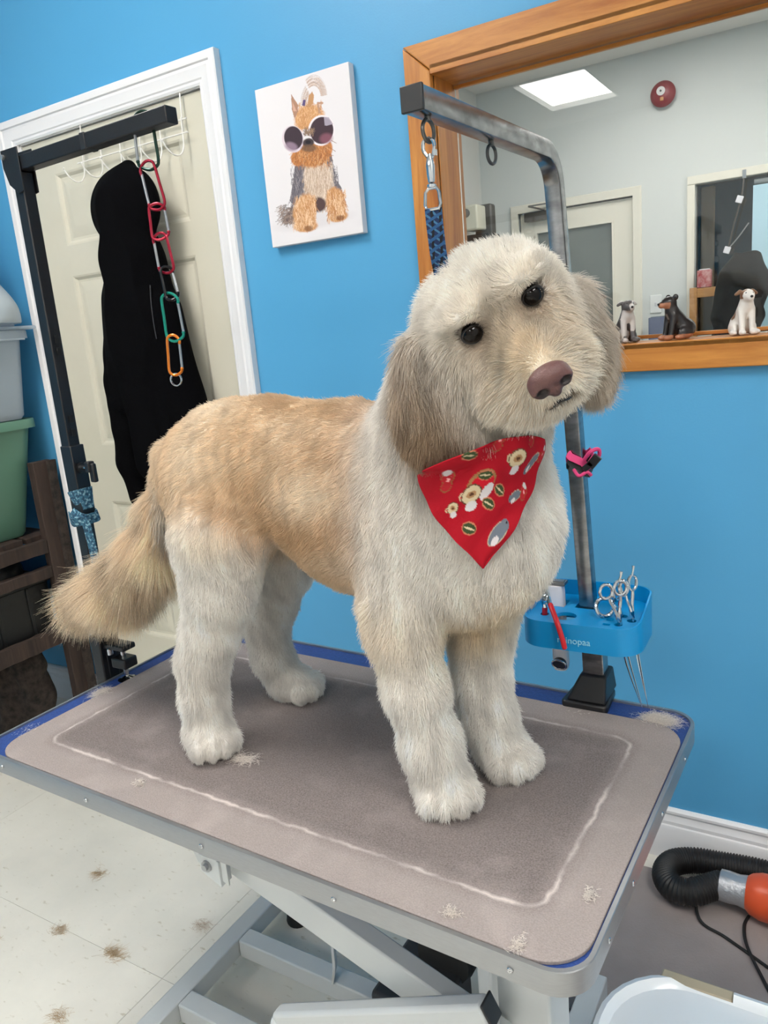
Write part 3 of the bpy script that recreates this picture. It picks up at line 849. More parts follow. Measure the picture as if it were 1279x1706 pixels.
# ------------------------------------------------------------------ blue tool tray on the post, with tools
M_tray = mat('bright_blue_plastic', srgb(0, 138, 200), .32)
def cut(o, cutters):
    me = bpy.data.meshes.new('cut'); me.from_pydata(cutters.v, [], cutters.f)
    bm = bmesh.new(); bm.from_mesh(me); bmesh.ops.recalc_face_normals(bm, faces=bm.faces); bm.to_mesh(me); bm.free()
    c = bpy.data.objects.new('cut', me); col.objects.link(c)
    md = o.modifiers.new('cut', 'BOOLEAN'); md.operation = 'DIFFERENCE'; md.object = c; md.solver = 'EXACT'
    bpy.context.view_layer.update()
    dg = bpy.context.evaluated_depsgraph_get()
    nm = bpy.data.meshes.new_from_object(o.evaluated_get(dg))
    o.modifiers.clear(); o.data = nm
    bpy.data.objects.remove(c); 
    return o
tray = thing('tool_tray', 'bright blue plastic tool tray fitted around the steel post, holding grooming tools', 'tray')
TC = Vector((2.062, -.558, .862)); tf = (TC, Vector((1, .02, 0)).normalized(), Vector((-.02, 1, 0)).normalized(), Vector((0, 0, 1)))
deck = MB().prism(rrect(.188, .136, .036, 8), -.006, 0, tf).build('deck', M_tray, tray, smooth=False)
def tw_(a, b_, z=0): return tf[0] + tf[1] * a + tf[2] * b_ + Vector((0, 0, z))
ct = MB()
for a, b_, r in ((-.062, -.036, .007), (-.026, -.036, .0175), (.045, -.03, .0065), (.062, -.048, .0065), (.062, -.010, .0065), (.078, -.026, .0075)):
    ct.cyl(tw_(a, b_, -.02), tw_(a, b_, .02), r, 24)
ct.box(tw_(.044, -.052, 0), (.012, .008, .04)); ct.box(tw_(-.006, .0225, 0), (.034, .034, .04)); ct.box(tw_(-.058, .020, 0), (.036, .034, .04))
cut(deck, ct)
deck.data.shade_smooth(); deck.data.set_sharp_from_angle(angle=math.radians(35))
# skirt and the back wall that rises from the deck level at the front
op = rrect(.195, .143, .04, 10); ip = rrect(.189, .137, .037, 10); n = len(op)
def hz(b_): return .001 + .026 * min(1, max(0, (b_ + .058) / .07)) ** 1.0
vs = [tw_(a, b_, -.045) for a, b_ in op] + [tw_(a, b_, hz(b_)) for a, b_ in op] + [tw_(a, b_, hz(b_)) for a, b_ in ip] + [tw_(a, b_, -.045) for a, b_ in ip]
MB().add(vs, [(k * n + i, k * n + (i + 1) % n, ((k + 1) % 4) * n + (i + 1) % n, ((k + 1) % 4) * n + i) for k in range(4) for i in range(n)]).build('wall', M_tray, tray, angle=50)
def text(s, size, loc, R, m, parent, name='lettering', ext=.0003, align='CENTER', shear=0):
    c = bpy.data.curves.new(name, 'FONT'); c.body = s; c.size = size; c.extrude = ext; c.align_x = align; c.shear = shear
    c.materials.append(m)
    o = bpy.data.objects.new(name, c); col.objects.link(o); o.parent = parent
    o.matrix_local = Matrix.Translation(loc) @ R.to_4x4()
    bpy.context.view_layer.update()
    me = bpy.data.meshes.new_from_object(o.evaluated_get(bpy.context.evaluated_depsgraph_get()))
    o2 = bpy.data.objects.new(name, me); col.objects.link(o2); o2.parent = parent; o2.matrix_local = o.matrix_local.copy()
    bpy.data.objects.remove(o)
    return o2
M_ltb = mat('pale_blue_print', srgb(150, 206, 224), .5)
text('rhinopaa', .0155, tw_(-.004, -.0718, -.032), Matrix((tuple(tf[1]), tuple(-tf[3]), tuple(tf[2]))).transposed() @ Matrix.Rotation(PI, 3, 'X') @ Matrix.Identity(3), M_ltb, tray, 'lettering')

# red-handled nail clippers standing in the tray
nc = thing('nail_clippers', 'chrome nail clippers with red handles standing in the left front of the blue tray', 'nail clippers')
M_red = mat('red_vinyl_grip', srgb(190, 22, 34), .35)
q = tw_(-.062, -.036)
MB().tube(smooth_path([q + Vector((0, 0, -.04)), q + Vector((0, 0, 0)), q + Vector((.001, 0, .012))], 4), .0045, 10).build('handle', M_red, nc)
MB().tube(smooth_path([q + Vector((.014, -.012, .024)), q + Vector((.026, -.028, .012)), q + Vector((.036, -.042, .002)), q + Vector((.045, -.048, -.020)), q + Vector((.049, -.049, -.036))], 5), .0044, 10, scale=[.8] + [1] * 19 + [.7]).build('handle', M_red, nc)
b = MB()
b.tube(smooth_path([q + Vector((.001, 0, .012)), q + Vector((0, 0, .022)), q + Vector((.004, -.002, .034)), q + Vector((.001, 0, .050)), q + Vector((-.002, 0, .058))], 5), .004, 8, scale=[1.1] * 5 + [1.3] * 5 + [1.0] * 5 + [.7] * 6)
b.tube(smooth_path([q + Vector((.014, -.012, .024)), q + Vector((.009, -.005, .034)), q + Vector((.004, -.002, .046)), q + Vector((-.006, 0, .052))], 5), .0038, 8)
b.ell(q + Vector((.005, -.005, .030)), (.008, .006, .008))
b.ell(q + Vector((-.004, -.001, .045)), (.007, .004, .012))
b.build('jaws', M_chrome, nc)

# white hair clipper hanging through the tray
hc_ = thing('hair_clipper', 'white cordless hair clipper hanging through the slot at the left back of the blue tray', 'hair clipper')
M_wp = mat('white_plastic', srgb(224, 222, 226), .3)
q = tw_(-.058, .020)
MB().sweep([q + Vector((.004, 0, -.122)), q + Vector((.004, 0, -.112)), q + Vector((.002, 0, -.06)), q, q + Vector((-.001, 0, .02)), q + Vector((-.001, 0, .034))], rrect(.031, .026, .010, 4), scale=[.86, .98, .95, 1, 1.04, .98]).build('body', M_wp, hc_, angle=50)
MB().box(q + Vector((-.001, 0, .0375)), (.036, .020, .006)).box(q + Vector((-.001, -.003, .0415)), (.032, .012, .003)).build('blade', mat('grey_blade_steel', srgb(140, 138, 136), .3, metal=.9), hc_, bevel=.0008)
skt = MB().lathe([(.0, -.0), (.010, 0), (.011, .002), (.0125, .006), (.0125, .010), (0, .010)], q + Vector((.006, -.010, -.104)), 20, Matrix.Rotation(PI / 2 + .5, 3, 'X')).build('socket', M_blackp, hc_)
MB().ring(q + Vector((.006, -.0185, -.108)), .0125, .0016, (0, -.88, -.47), 24, 8).build('socket_rim', M_chrome, skt)
MB().tube(smooth_path([q + Vector((-.006, -.0137, .012)), q + Vector((0, -.0142, .015)), q + Vector((.006, -.0137, .012))], 4), .0007, 6).build('mark', M_blackp, hc_)

# three pairs of chrome shears standing in the tray, rings up
def shears(label, base, tilt, turn, L=.16, top=.055, gem=None):
    t = thing('shears', label, 'scissors', group=None)
    R = Matrix.Rotation(turn, 3, 'Z') @ Matrix.Rotation(tilt[0], 3, 'X') @ Matrix.Rotation(tilt[1], 3, 'Y')
    W = lambda x, y, z: Vector(base) + R @ Vector((x, y, z))
    for s in (-1, 1):
        b = MB()
        b.tube(smooth_path([W(s * .001, s * .001, -.012), W(s * .004, s * .001, .008), W(s * .008, s * .001, .022), W(s * .009, s * .001, .030)], 5), .0028, 8, scale=[1.2] * 5 + [1] * 11)
        c = W(s * .0115, s * .001, .030 + .013)
        b.ring(c, .012, .0026, R @ Vector((0, 1, 0)), 26, 8, sx=.8)
        b.build('handle', M_chrome, t)
        bl = MB()
        pts = [W(s * .001, s * .001, -.012), W(s * .002, s * .001, -.04), W(s * .003, s * .001, -.09), W(s * .0005 + .008, s * .001, -L)]
        bl.sweep(smooth_path(pts, 5), [(-.0036, -.0012), (.0036, -.0012), (.003, .0014), (-.0036, .0008)], scale=[1.2 - .07 * i for i in range(16)])
        bl.build('blade', M_chrome, t)
    MB().ell(W(0, 0, -.010), (.0035, .0035, .0035), nu=12, nv=8).build('screw', M_chrome if gem is None else M_red, t)
    if top: MB().tube([W(.0115, 0, .055), W(.016, 0, .063), W(.018, 0, .070)], .0018, 8, scale=[1, .9, 1.3]).build('finger_rest', M_chrome, t)
    return t
q1 = tw_(.062, -.048); q2 = tw_(.078, -.026); q3 = tw_(.045, -.030)
shears('chrome shears with the tall finger loops at the right front of the blue tray', q1 + Vector((0, 0, .018)), (.05, -.18), .5, .175)
shears('slim chrome shears with a red screw at the right edge of the blue tray', q2 + Vector((0, 0, .018)), (-.06, -.10), 1.1, .178, gem=1)
# the third pair lies over, one big ring resting on the deck
t = thing('shears', 'chrome shears lying low beside the post with one wide loop on the blue tray deck', 'scissors')
b = MB()
b.ring(tw_(.034, -.020, .016), .0145, .0036, (.55, -.75, .35), 28, 8)
b.ring(tw_(.052, -.012, .040), .0120, .0036, (.9, -.3, .1), 28, 8)
b.build('handle', M_chrome, t)
MB().tube(smooth_path([tw_(.042, -.016, .028), tw_(.050, -.022, .020), tw_(.058, -.012, .006), tw_(.062, -.010, -.03), tw_(.062, -.008, -.07)], 5), .003, 8, scale=[1.3 - .03 * i for i in range(21)]).build('blade', M_chrome, t)

# ------------------------------------------------------------------ black folding arm clamped to the left edge
ba = thing('folding_pole', 'black steel folding grooming arm clamped to the left edge of the table', 'grooming arm')
BX, BY = 1.104, -.78
MB().bar((BX - .008, BY, .56), (BX, BY, 1.685), .0254, .0254, up=(0, 1, 0)).build('post', M_black, ba, bevel=.002)
MB().bar((BX, BY, 1.03), (BX - .001, BY, 1.18), .032, .032, up=(0, 1, 0)).build('sleeve', M_black, ba, bevel=.002)
MB().bar((BX - .005, BY, 1.698), (1.492, BY, 1.7045), .0254, .0254).build('bar', M_black, ba, bevel=.002)
MB().box((1.2935, BY, 1.7013), (.012, .0272, .0272)).build('joint_band', M_blackp, ba, bevel=.001)
MB().prism([(-.028, .02), (.02, .02), (.02, -.055), (.004, -.058), (-.018, -.04), (-.028, -.01)], -.016, -.0135, ((BX - .002, BY, 1.705), (1, 0, 0), (0, 0, 1), (0, 1, 0))).prism([(-.028, .02), (.02, .02), (.02, -.055), (.004, -.058), (-.018, -.04), (-.028, -.01)], .0135, .016, ((BX - .002, BY, 1.705), (1, 0, 0), (0, 0, 1), (0, 1, 0))).build('hinge_plate', M_black, ba, bevel=.001)
MB().cyl((BX - .024, BY - .020, 1.713), (BX - .024, BY + .020, 1.713), .0045, 12).build('hinge_pin', M_alu, ba)
M_slot = mat('slot_black', srgb(6, 6, 8), .8)
for z in (1.385, 1.362, 1.232, 1.205):
    MB().box((BX + .0025 - .002 + .0127, BY, z), (.0012, .009, .014)).build('adjusting_slot', M_slot, ba, bevel=.0003)
kb = MB().cyl((BX + .016, BY, 1.135), (BX + .036, BY, 1.135), .005, 14)
kb.build('knob_shaft', M_chrome, ba)
MB().cyl((BX + .014, BY, 1.135), (BX + .021, BY, 1.135), .011, 14).build('knob_collar', M_black, ba)
MB().box((BX + .042, BY, 1.137), (.014, .016, .022)).box((BX + .050, BY, 1.125), (.014, .010, .038)).build('knob', M_black, ba, bevel=.003)
cl = MB().box((BX - .011, BY, .70), (.030, .05, .16)).box((BX + .03, BY, .757), (.07, .034, .012)).box((BX + .03, BY, .615), (.07, .04, .014))
cl.build('clamp_body', M_black, ba, bevel=.003)
MB().box((BX + .042, BY, .722), (.042, .034, .022)).build('clamp_nut', M_black, ba, bevel=.003)
MB().cyl((BX + .042, BY, .692), (BX + .042, BY, .752), .0055, 16).build('clamp_screw', M_chrome, ba)
screw_ = bpy.data.objects['clamp_screw']
MB().lathe([(.018, 0), (.0195, .0015), (.012, .003), (.006, .007), (0, .007)], (BX + .042, BY, TZ - .0035), 24).build('clamp_foot', M_chrome, screw_)
MB().lathe([(.0, 0), (.006, 0), (.006, .012), (.004, .014), (0, .014)], (BX + .024, BY - .017, .742), 12).build('clamp_bolt', M_chrome, ba)

# blue patterned strap knotted round the black post
M_pat = mat('blue_patterned_webbing', srgb(58, 116, 142), .8)
nt = M_pat.node_tree; b_ = nt.nodes['Principled BSDF']
vt = nt.nodes.new('ShaderNodeTexNoise'); vt.inputs['Scale'].default_value = 190; vt.inputs['Detail'].default_value = 2
rp_ = nt.nodes.new('ShaderNodeValToRGB'); rp_.color_ramp.interpolation = 'CONSTANT'
rp_.color_ramp.elements[0].position = 0; rp_.color_ramp.elements[0].color = (*srgb(24, 60, 84), 1)
rp_.color_ramp.elements[1].position = .45; rp_.color_ramp.elements[1].color = (*srgb(50, 98, 122), 1)
e = rp_.color_ramp.elements.new(.60); e.color = (*srgb(128, 164, 176), 1)
tcc = nt.nodes.new('ShaderNodeTexCoord'); nt.links.new(tcc.outputs['Object'], vt.inputs['Vector']); nt.links.new(vt.outputs['Fac'], rp_.inputs[0]); nt.links.new(rp_.outputs[0], b_.inputs['Base Color'])
st = thing('safety_strap', 'blue and white patterned safety strap knotted around the black post, one end hanging', 'strap')
def wrap(z, tilt, wd, ext=.0):
    return [Vector((BX + .003 + a * (1 + ext), BY + b * (1 + ext), z + tilt * a / .02)) for a, b in rrect(.033, .033, .010, 4)]
MB().sweep(wrap(1.070, .004, 0), [(-.0012, -.021), (.0012, -.021), (.0012, .021), (-.0012, .021)], closed=True).build('band', M_pat, st)
MB().sweep(wrap(1.040, -.010, 0, .18), [(-.003, -.010), (.003, -.010), (.003, .010), (-.003, .010)], closed=True).build('band', M_pat, st)
MB().sweep(smooth_path([(BX - .018, BY - .022, 1.045), (BX - .006, BY - .028, 1.028), (BX + .012, BY - .028, 1.030), (BX + .026, BY - .022, 1.030), (BX + .030, BY - .02, 1.005), (BX + .034, BY - .02, .96), (BX + .036, BY - .02, .90)], 5),
           [(-.0012, -.009), (.0012, -.009), (.0012, .009), (-.0012, .009)], up=(.3, -.2, 1)).build('hanging_end', M_pat, st)
# ------------------------------------------------------------------ chain of carabiners hanging from the black bar
def carabiner(top, bot, w, cmat, gate, turn, label, back=0.45, name='carabiner', r=.0024):
    """D-shaped clip from top to bottom; gate = side (+1/-1) of the silver gate"""
    t = thing(name, label, 'carabiner')
    a = Vector(top); b = Vector(bot)
    ax = (b - a); L = ax.length; ax.normalize()
    sd = Vector((math.cos(turn), math.sin(turn), 0)); sd = (sd - ax * sd.dot(ax)).normalized()
    P = lambda u, s: a + ax * (u * L) + sd * s * gate
    w2 = w / 2
    body = [P(.80, w2 * .95), P(.90, w2 * .85), P(.97, w2 * .35), P(1.0, -w2 * .2), P(.96, -w2 * .75), P(.86, -w2), P(.5, -w2), P(.14, -w2), P(.04, -w2 * .75), P(0, -w2 * .2), P(.03, w2 * .35), P(.12, w2 * .8), P(.22, w2 * .78)]
    MB().tube(smooth_path(body, 4), r, 9).build('body', cmat, t)
    gt = MB().tube([P(.20, w2 * .76), P(.5, w2 * .86), P(.81, w2 * .95)], r * .92, 9).build('gate', M_alu, t)
    MB().ell(P(.82, w2 * .94), (r * 1.25,) * 3, nu=10, nv=6).build('pivot', cmat, gt)
    return t
M_dg = mat('dark_green_anodised', srgb(20, 50, 40), .25, metal=.6)
M_cr = mat('crimson_anodised', srgb(150, 20, 46), .25, metal=.5)
M_bk = mat('black_anodised', srgb(20, 20, 24), .25, metal=.5)
M_gr = mat('green_anodised', srgb(20, 140, 120), .25, metal=.4)
M_or = mat('orange_anodised', srgb(214, 120, 34), .25, metal=.4)
Y_ = -.78
carabiner((1.424, Y_, 1.7220), (1.424, Y_ + .002, 1.635), .042, M_dg, -1, .15, 'dark green carabiner looped over the black bar, topmost of the chain', r=.0026)
carabiner((1.418, Y_, 1.648), (1.432, Y_ + .002, 1.572), .034, M_cr, -1, .1, 'crimson carabiner clipped to the dark green one, highest of the three crimson')
carabiner((1.428, Y_ + .004, 1.583), (1.430, Y_, 1.526), .032, M_cr, 1, .3, 'crimson carabiner in the middle of the three crimson ones')
carabiner((1.424, Y_, 1.536), (1.430, Y_ + .003, 1.472), .032, M_cr, -1, .1, 'crimson carabiner with the black one hooked below it')
carabiner((1.430, Y_ + .002, 1.483), (1.437, Y_, 1.428), .022, M_bk, 1, .5, 'small black carabiner between the crimson and the green ones')
carabiner((1.431, Y_, 1.440), (1.427, Y_ + .003, 1.360), .038, M_gr, 1, .1, 'bright green carabiner low in the chain')
carabiner((1.424, Y_ + .002, 1.371), (1.418, Y_, 1.303), .027, M_or, 1, .2, 'orange carabiner at the bottom of the chain')
kr = MB().ring((1.4155, Y_, 1.2955), .0105, .0011, (.25, -1, 0), 30, 6).ring((1.4155, Y_ + .0018, 1.2955), .0105, .0011, (.25, -1, .05), 30, 6).build('split_ring', M_chrome,
    label='silver split ring hanging under the orange carabiner', category='key ring')

# ------------------------------------------------------------------ white wire rack over the door
rk = thing('hook_rack', 'white wire hook rack hung over the top of the cream door', 'hook rack')
M_wire = mat('white_coated_wire', srgb(226, 224, 218), .35)
b = MB()
for z, y in ((1.966, -.012), (1.930, -.016)):
    b.tube([(.345, y, z), (.815, y, z)], .0022, 8)
b.build('crossbar', M_wire, rk)
for x in (.372, .795):
    MB().tube(smooth_path([(x, -.012, 1.93), (x, -.010, 1.98), (x, -.006, 2.033), (x, .004, 2.040), (x, .02, 2.040)], 4), .0022, 8).build('strap', M_wire, rk)
for i, x in enumerate((.372, .456, .540, .624, .708, .795)):
    b = MB()
    b.tube(smooth_path([(x, -.014, 1.972), (x, -.016, 1.93), (x, -.019, 1.895), (x - .004, -.030, 1.874), (x - .012, -.048, 1.872), (x - .022, -.062, 1.888), (x - .028, -.070, 1.908)], 5), .0022, 8)
    b.ell((x - .028, -.070, 1.909), (.0034,) * 3, nu=10, nv=6)
    b.build('hook', M_wire, rk)

# ------------------------------------------------------------------ black hooded jacket hanging from the rack
M_jk = mat('black_jersey', srgb(7, 7, 9), .95, bump=(300, .6), spec=.05)
jk = thing('jacket', 'black hooded jacket hanging from the white hook rack on the cream door', 'jacket')
S = SDF((.34, -.20, .86), (.96, .0, 1.95), .007)
S.cap((.622, -.075, 1.868), (.595, -.085, 1.80), .016, .050, .03)
S.ell((.602, -.090, 1.755), (.138, .055, .115), k=.03)
S.cap((.60, -.09, 1.76), (.605, -.09, 1.62), .075, .075, .03)
S.ell((.607, -.09, 1.60), (.100, .050, .09), k=.04)
S.cap((.60, -.09, 1.60), (.60, -.085, 1.40), .095, .10, .04)
S.ell((.60, -.085, 1.42), (.145, .055, .22), k=.04)
S.cap((.52, -.08, 1.50), (.475, -.075, 1.20), .06, .06, .04)
S.cap((.66, -.08, 1.45), (.745, -.075, 1.08), .06, .055, .05)
S.cap((.58, -.08, 1.45), (.62, -.08, 1.02), .085, .10, .05)
for i, (x, z0, z1, y) in enumerate(((.53, 1.45, 1.0, -.125), (.61, 1.50, .95, -.132), (.69, 1.35, .95, -.125))):
    S.cap((x, y, z0), (x + .03, y - .01, z1), .008, .016, .02)
V, F = S.mesh(3)
V += vnoise(V, 26, 3)[:, None] * np.array([[.003, .006, .0]])
V[:, 1] = np.clip(V[:, 1], -.16, -.0185)
npmesh('body', V, F, M_jk, jk)
S = SDF((.32, -.16, .78), (.60, .0, 1.50), .006)
S.chain([(.49, -.08, 1.42), (.458, -.08, 1.26), (.455, -.082, 1.12), (.448, -.08, 1.0), (.455, -.078, .89)], [.055, .055, .054, .046, .038], .02)
V, F = S.mesh(3); V += vnoise(V, 45, 5)[:, None] * np.array([[.003, .004, 0]]); V[:, 1] = np.minimum(V[:, 1], -.0185)
npmesh('sleeve', V, F, M_jk, jk)
cf = MB(); cf.lathe([(.028, -.03), (.029, .0), (.032, .02), (.036, .035)], (.463, -.078, .845), 24)
cf = cf.build('cuff', M_jk, jk)
for z in (.826, .840): MB().lathe([(.0290, -.002), (.0306, 0), (.0290, .002)], (.463, -.078, z), 24).build('cuff_stripe', mat('white_knit', srgb(214, 214, 214), .9), cf)
for x in (.690, .703): MB().tube(smooth_path([(x, -.134, 1.53), (x + .002, -.142, 1.48), (x + .004, -.146, 1.42), (x + .006, -.146, 1.38)], 5), .0018, 6).build('drawcord', mat('charcoal_cord', srgb(44, 44, 48), .8), jk)

# ------------------------------------------------------------------ canvas print of a small dog in round sunglasses
cv = thing('canvas_picture', 'white canvas print of a small tan and grey dog in big round white sunglasses', 'picture')
PX0, PX1, PZ0, PZ1 = 1.069, 1.360, 1.590, 1.979
CD = .022
MB().box(((PX0 + PX1) / 2, -CD / 2, (PZ0 + PZ1) / 2), (PX1 - PX0, CD, PZ1 - PZ0)).build('stretched_canvas', mat('white_canvas', srgb(226, 222, 224), .7, bump=(500, .3)), cv, bevel=.0015)
NU, NV = 230, 308
U, Vv = np.meshgrid(np.linspace(0, 1, NU), np.linspace(0, 1, NV))      # V runs down
img = np.zeros((NV, NU, 3)) + np.array(srgb(226, 222, 224))
# drawing coordinates (a, b) are read on the slanted view of the print and brought to its own square frame
_src = np.array([(68, 340), (790, 122), (922, 1476), (195, 1572)], float)
def _hom(src, dst):
    A = []
    for (x, y), (u, v) in zip(src, dst):
        A.append([x, y, 1, 0, 0, 0, -u * x, -u * y, -u]); A.append([0, 0, 0, x, y, 1, -v * x, -v * y, -v])
    return np.linalg.svd(np.array(A))[2][-1].reshape(3, 3)
_H = _hom(_src, [(0, 0), (1, 0), (1, 1), (0, 1)])
_Hi = np.linalg.inv(_H)
def q2(x, y):
    p = _H @ np.array([x, y, 1]); return p[0] / p[2], p[1] / p[2]
_g = np.stack([U.ravel(), Vv.ravel(), np.ones(U.size)]); _w = _Hi @ _g
XX = (_w[0] / _w[2]).reshape(U.shape); YY = (_w[1] / _w[2]).reshape(U.shape)
def blob(cx, cy, rx, ry, ang, c, soft=.12, noise=0.0, a=1.0):
    t = math.radians(ang); x = XX - cx; y = YY - cy
    u = (x * math.cos(t) + y * math.sin(t)) / rx; v = (-x * math.sin(t) + y * math.cos(t)) / ry
    d = np.sqrt(u * u + v * v)
    if noise: d = d + noise * np.sin(x * .11 + 3 * np.sin(y * .05)) * np.sin(y * .09)
    w = np.clip((1 + soft / 2 - d) / soft, 0, 1)[..., None] * a
    img[:] = img * (1 - w) + np.array(srgb(*c)) * w
def poly(pts, c, a=1.0):
    inside = np.zeros(XX.shape, bool)
    n = len(pts)
    for i in range(n):
        x1, y1 = pts[i]; x2, y2 = pts[(i + 1) % n]
        cond = ((y1 > YY) != (y2 > YY)) & (XX < (x2 - x1) * (YY - y1) / ((y2 - y1) if y2 != y1 else 1e-9) + x1)
        inside ^= cond
    img[inside] = img[inside] * (1 - a) + np.array(srgb(*c)) * a
def strokes(n, box, dirv, L, cs, wob=.3, a=.75, seed=0, inside=None, curve=0.0):
    r = np.random.default_rng(seed)
    for _ in range(n):
        x = r.uniform(box[0], box[2]); y = r.uniform(box[1], box[3])
        if inside is not None and ((x - inside[0]) / inside[2]) ** 2 + ((y - inside[1]) / inside[3]) ** 2 > 1: continue
        an = math.atan2(dirv[1], dirv[0]) + r.normal() * wob
        l = L * r.uniform(.5, 1.2); c = np.array(srgb(*cs[r.integers(len(cs))]))
        for t in np.linspace(0, 1, int(l / 2.5) + 2):
            xx = x + math.cos(an + curve * t) * l * t; yy = y + math.sin(an + curve * t) * l * t
            u, v = q2(xx, yy); i = int(v * (NV - 1)); j = int(u * (NU - 1))
            if 0 <= i < NV and 0 <= j < NU: img[i, j] = img[i, j] * (1 - a) + c * a
TAN = (198, 146, 100); TAN2 = (224, 182, 142); GRY = (104, 98, 104); DRK = (60, 54, 58); LT = (206, 186, 168); BR = (150, 96, 60)
blob(520, 1370, 290, 60, -8, (206, 200, 202), .6, a=.5)
blob(345, 1330, 80, 50, -30, (120, 100, 94), .3, .1)
strokes(240, (260, 1230, 400, 1370), (-.7, .7), 50, [(90, 80, 80), (130, 112, 104), (160, 140, 130)], .5, seed=1)
poly([(372, 930), (660, 830), (700, 1040), (745, 1110), (740, 1200), (640, 1260), (400, 1280), (330, 1200), (345, 1130)], (112, 106, 112))
strokes(500, (340, 930, 720, 1220), (.05, 1), 70, [GRY, (84, 82, 92), (130, 124, 130), (156, 148, 150)], .25, seed=2)
blob(560, 1060, 110, 190, -5, LT, .3, .08)
strokes(500, (450, 900, 670, 1230), (.05, 1), 80, [LT, (226, 208, 192), (190, 164, 142), (176, 150, 130)], .2, seed=3)
blob(560, 1240, 60, 60, 0, (84, 66, 66), .3)
blob(450, 1300, 90, 150, 8, TAN, .2, .05); blob(455, 1410, 95, 48, 0, TAN, .25)
blob(700, 1230, 75, 130, -12, TAN, .2, .05); blob(720, 1340, 78, 45, -10, TAN, .25)
strokes(420, (370, 1160, 540, 1400), (.05, 1), 60, [TAN, TAN2, (176, 120, 78), (232, 200, 166)], .25, seed=4)
strokes(300, (630, 1120, 780, 1340), (.1, 1), 55, [TAN, TAN2, (176, 120, 78), (232, 200, 166)], .3, seed=5)
blob(480, 1430, 34, 24, 0, (110, 66, 40), .5, a=.7); blob(735, 1352, 34, 20, 0, (110, 62, 36), .5, a=.7)
blob(505, 830, 140, 110, 0, (190, 132, 82), .2, .05)
blob(390, 870, 48, 60, -10, (190, 126, 76), .2); blob(615, 800, 55, 80, 5, (190, 126, 76), .2)
strokes(380, (370, 720, 650, 900), (0, 1), 60, [(190, 126, 74), (170, 106, 62), (212, 160, 112), (140, 92, 64)], .5, seed=6)
blob(490, 560, 120, 110, -12, (208, 156, 108), .2, .04)
strokes(300, (380, 460, 590, 640), (.1, -1), 40, [TAN, TAN2, (184, 130, 84)], .4, seed=7)
poly([(345, 366), (352, 490), (372, 560), (400, 500), (398, 450)], (168, 128, 106)); poly([(352, 420), (362, 500), (388, 500)], (202, 160, 140))
poly([(545, 430), (598, 432), (590, 446), (560, 446), (580, 520), (560, 520)], (180, 140, 116))
for k in range(46):
    t = k / 45
    cx0, cy0 = 450 + 10 * (k % 5), 450 - 3 * (k % 7)
    rad = 60 + (k % 9) * 5
    for s in np.linspace(0, 1, 46):
        an = PI - s * PI * .95
        xx = 520 + rad * math.cos(an) + (k % 4) * 3; yy = 400 - rad * 1.75 * math.sin(an) * (.9 + .02 * (k % 6)) + (60 * (1 - s) if s < .3 else 0)
        u, v = q2(xx, yy); i = int(v * (NV - 1)); j = int(u * (NU - 1))
        if 0 <= i < NV and 0 <= j < NU: img[i, j] = img[i, j] * .45 + np.array(srgb(*[(170, 136, 112), (206, 176, 152), (150, 118, 100)][k % 3])) * .55
poly([(470, 470), (482, 380), (510, 350), (524, 380), (516, 440), (496, 470)], (186, 140, 100))
poly([(430, 455), (440, 412), (460, 414), (452, 462)], (92, 78, 120))
blob(358, 716, 84, 106, -10, (218, 204, 212), .05); blob(362, 708, 72, 92, -10, (64, 52, 60), .05)
blob(345, 775, 50, 34, 20, (150, 128, 146), .5, a=.8)
blob(582, 652, 104, 120, 5, (238, 226, 230), .04); blob(585, 652, 92, 106, 5, (66, 50, 58), .05)
blob(620, 715, 50, 40, -10, (136, 86, 100), .6, a=.8)
poly([(600, 545), (640, 550), (676, 604), (610, 616)], (166, 156, 170), .9)
poly([(434, 640), (494, 646), (492, 672), (436, 668)], (232, 224, 226))
blob(480, 745, 46, 34, -10, (70, 60, 62), .3); blob(485, 790, 60, 28, 0, (110, 84, 66), .5, a=.9)
blob(478, 742, 22, 15, 0, (40, 36, 42), .3)
strokes(90, (440, 650, 520, 700), (0, -1), 30, [(150, 120, 96), (120, 100, 90)], .4, seed=9)
Vp = np.stack([(PX0 + .0008 + U * (PX1 - PX0 - .0016)).ravel(), np.full(U.size, -CD - .0004), (PZ1 - .0008 - Vv * (PZ1 - PZ0 - .0016)).ravel()], 1)
ii = np.arange(NV * NU).reshape(NV, NU)
Fp = np.stack([ii[:-1, :-1].ravel(), ii[1:, :-1].ravel(), ii[1:, 1:].ravel(), ii[:-1, 1:].ravel()], 1)
npmesh('printed_dog', Vp, Fp, mat_attr('canvas_print', .6, 'Col', .2), cv, img.reshape(-1, 3), smooth=False)

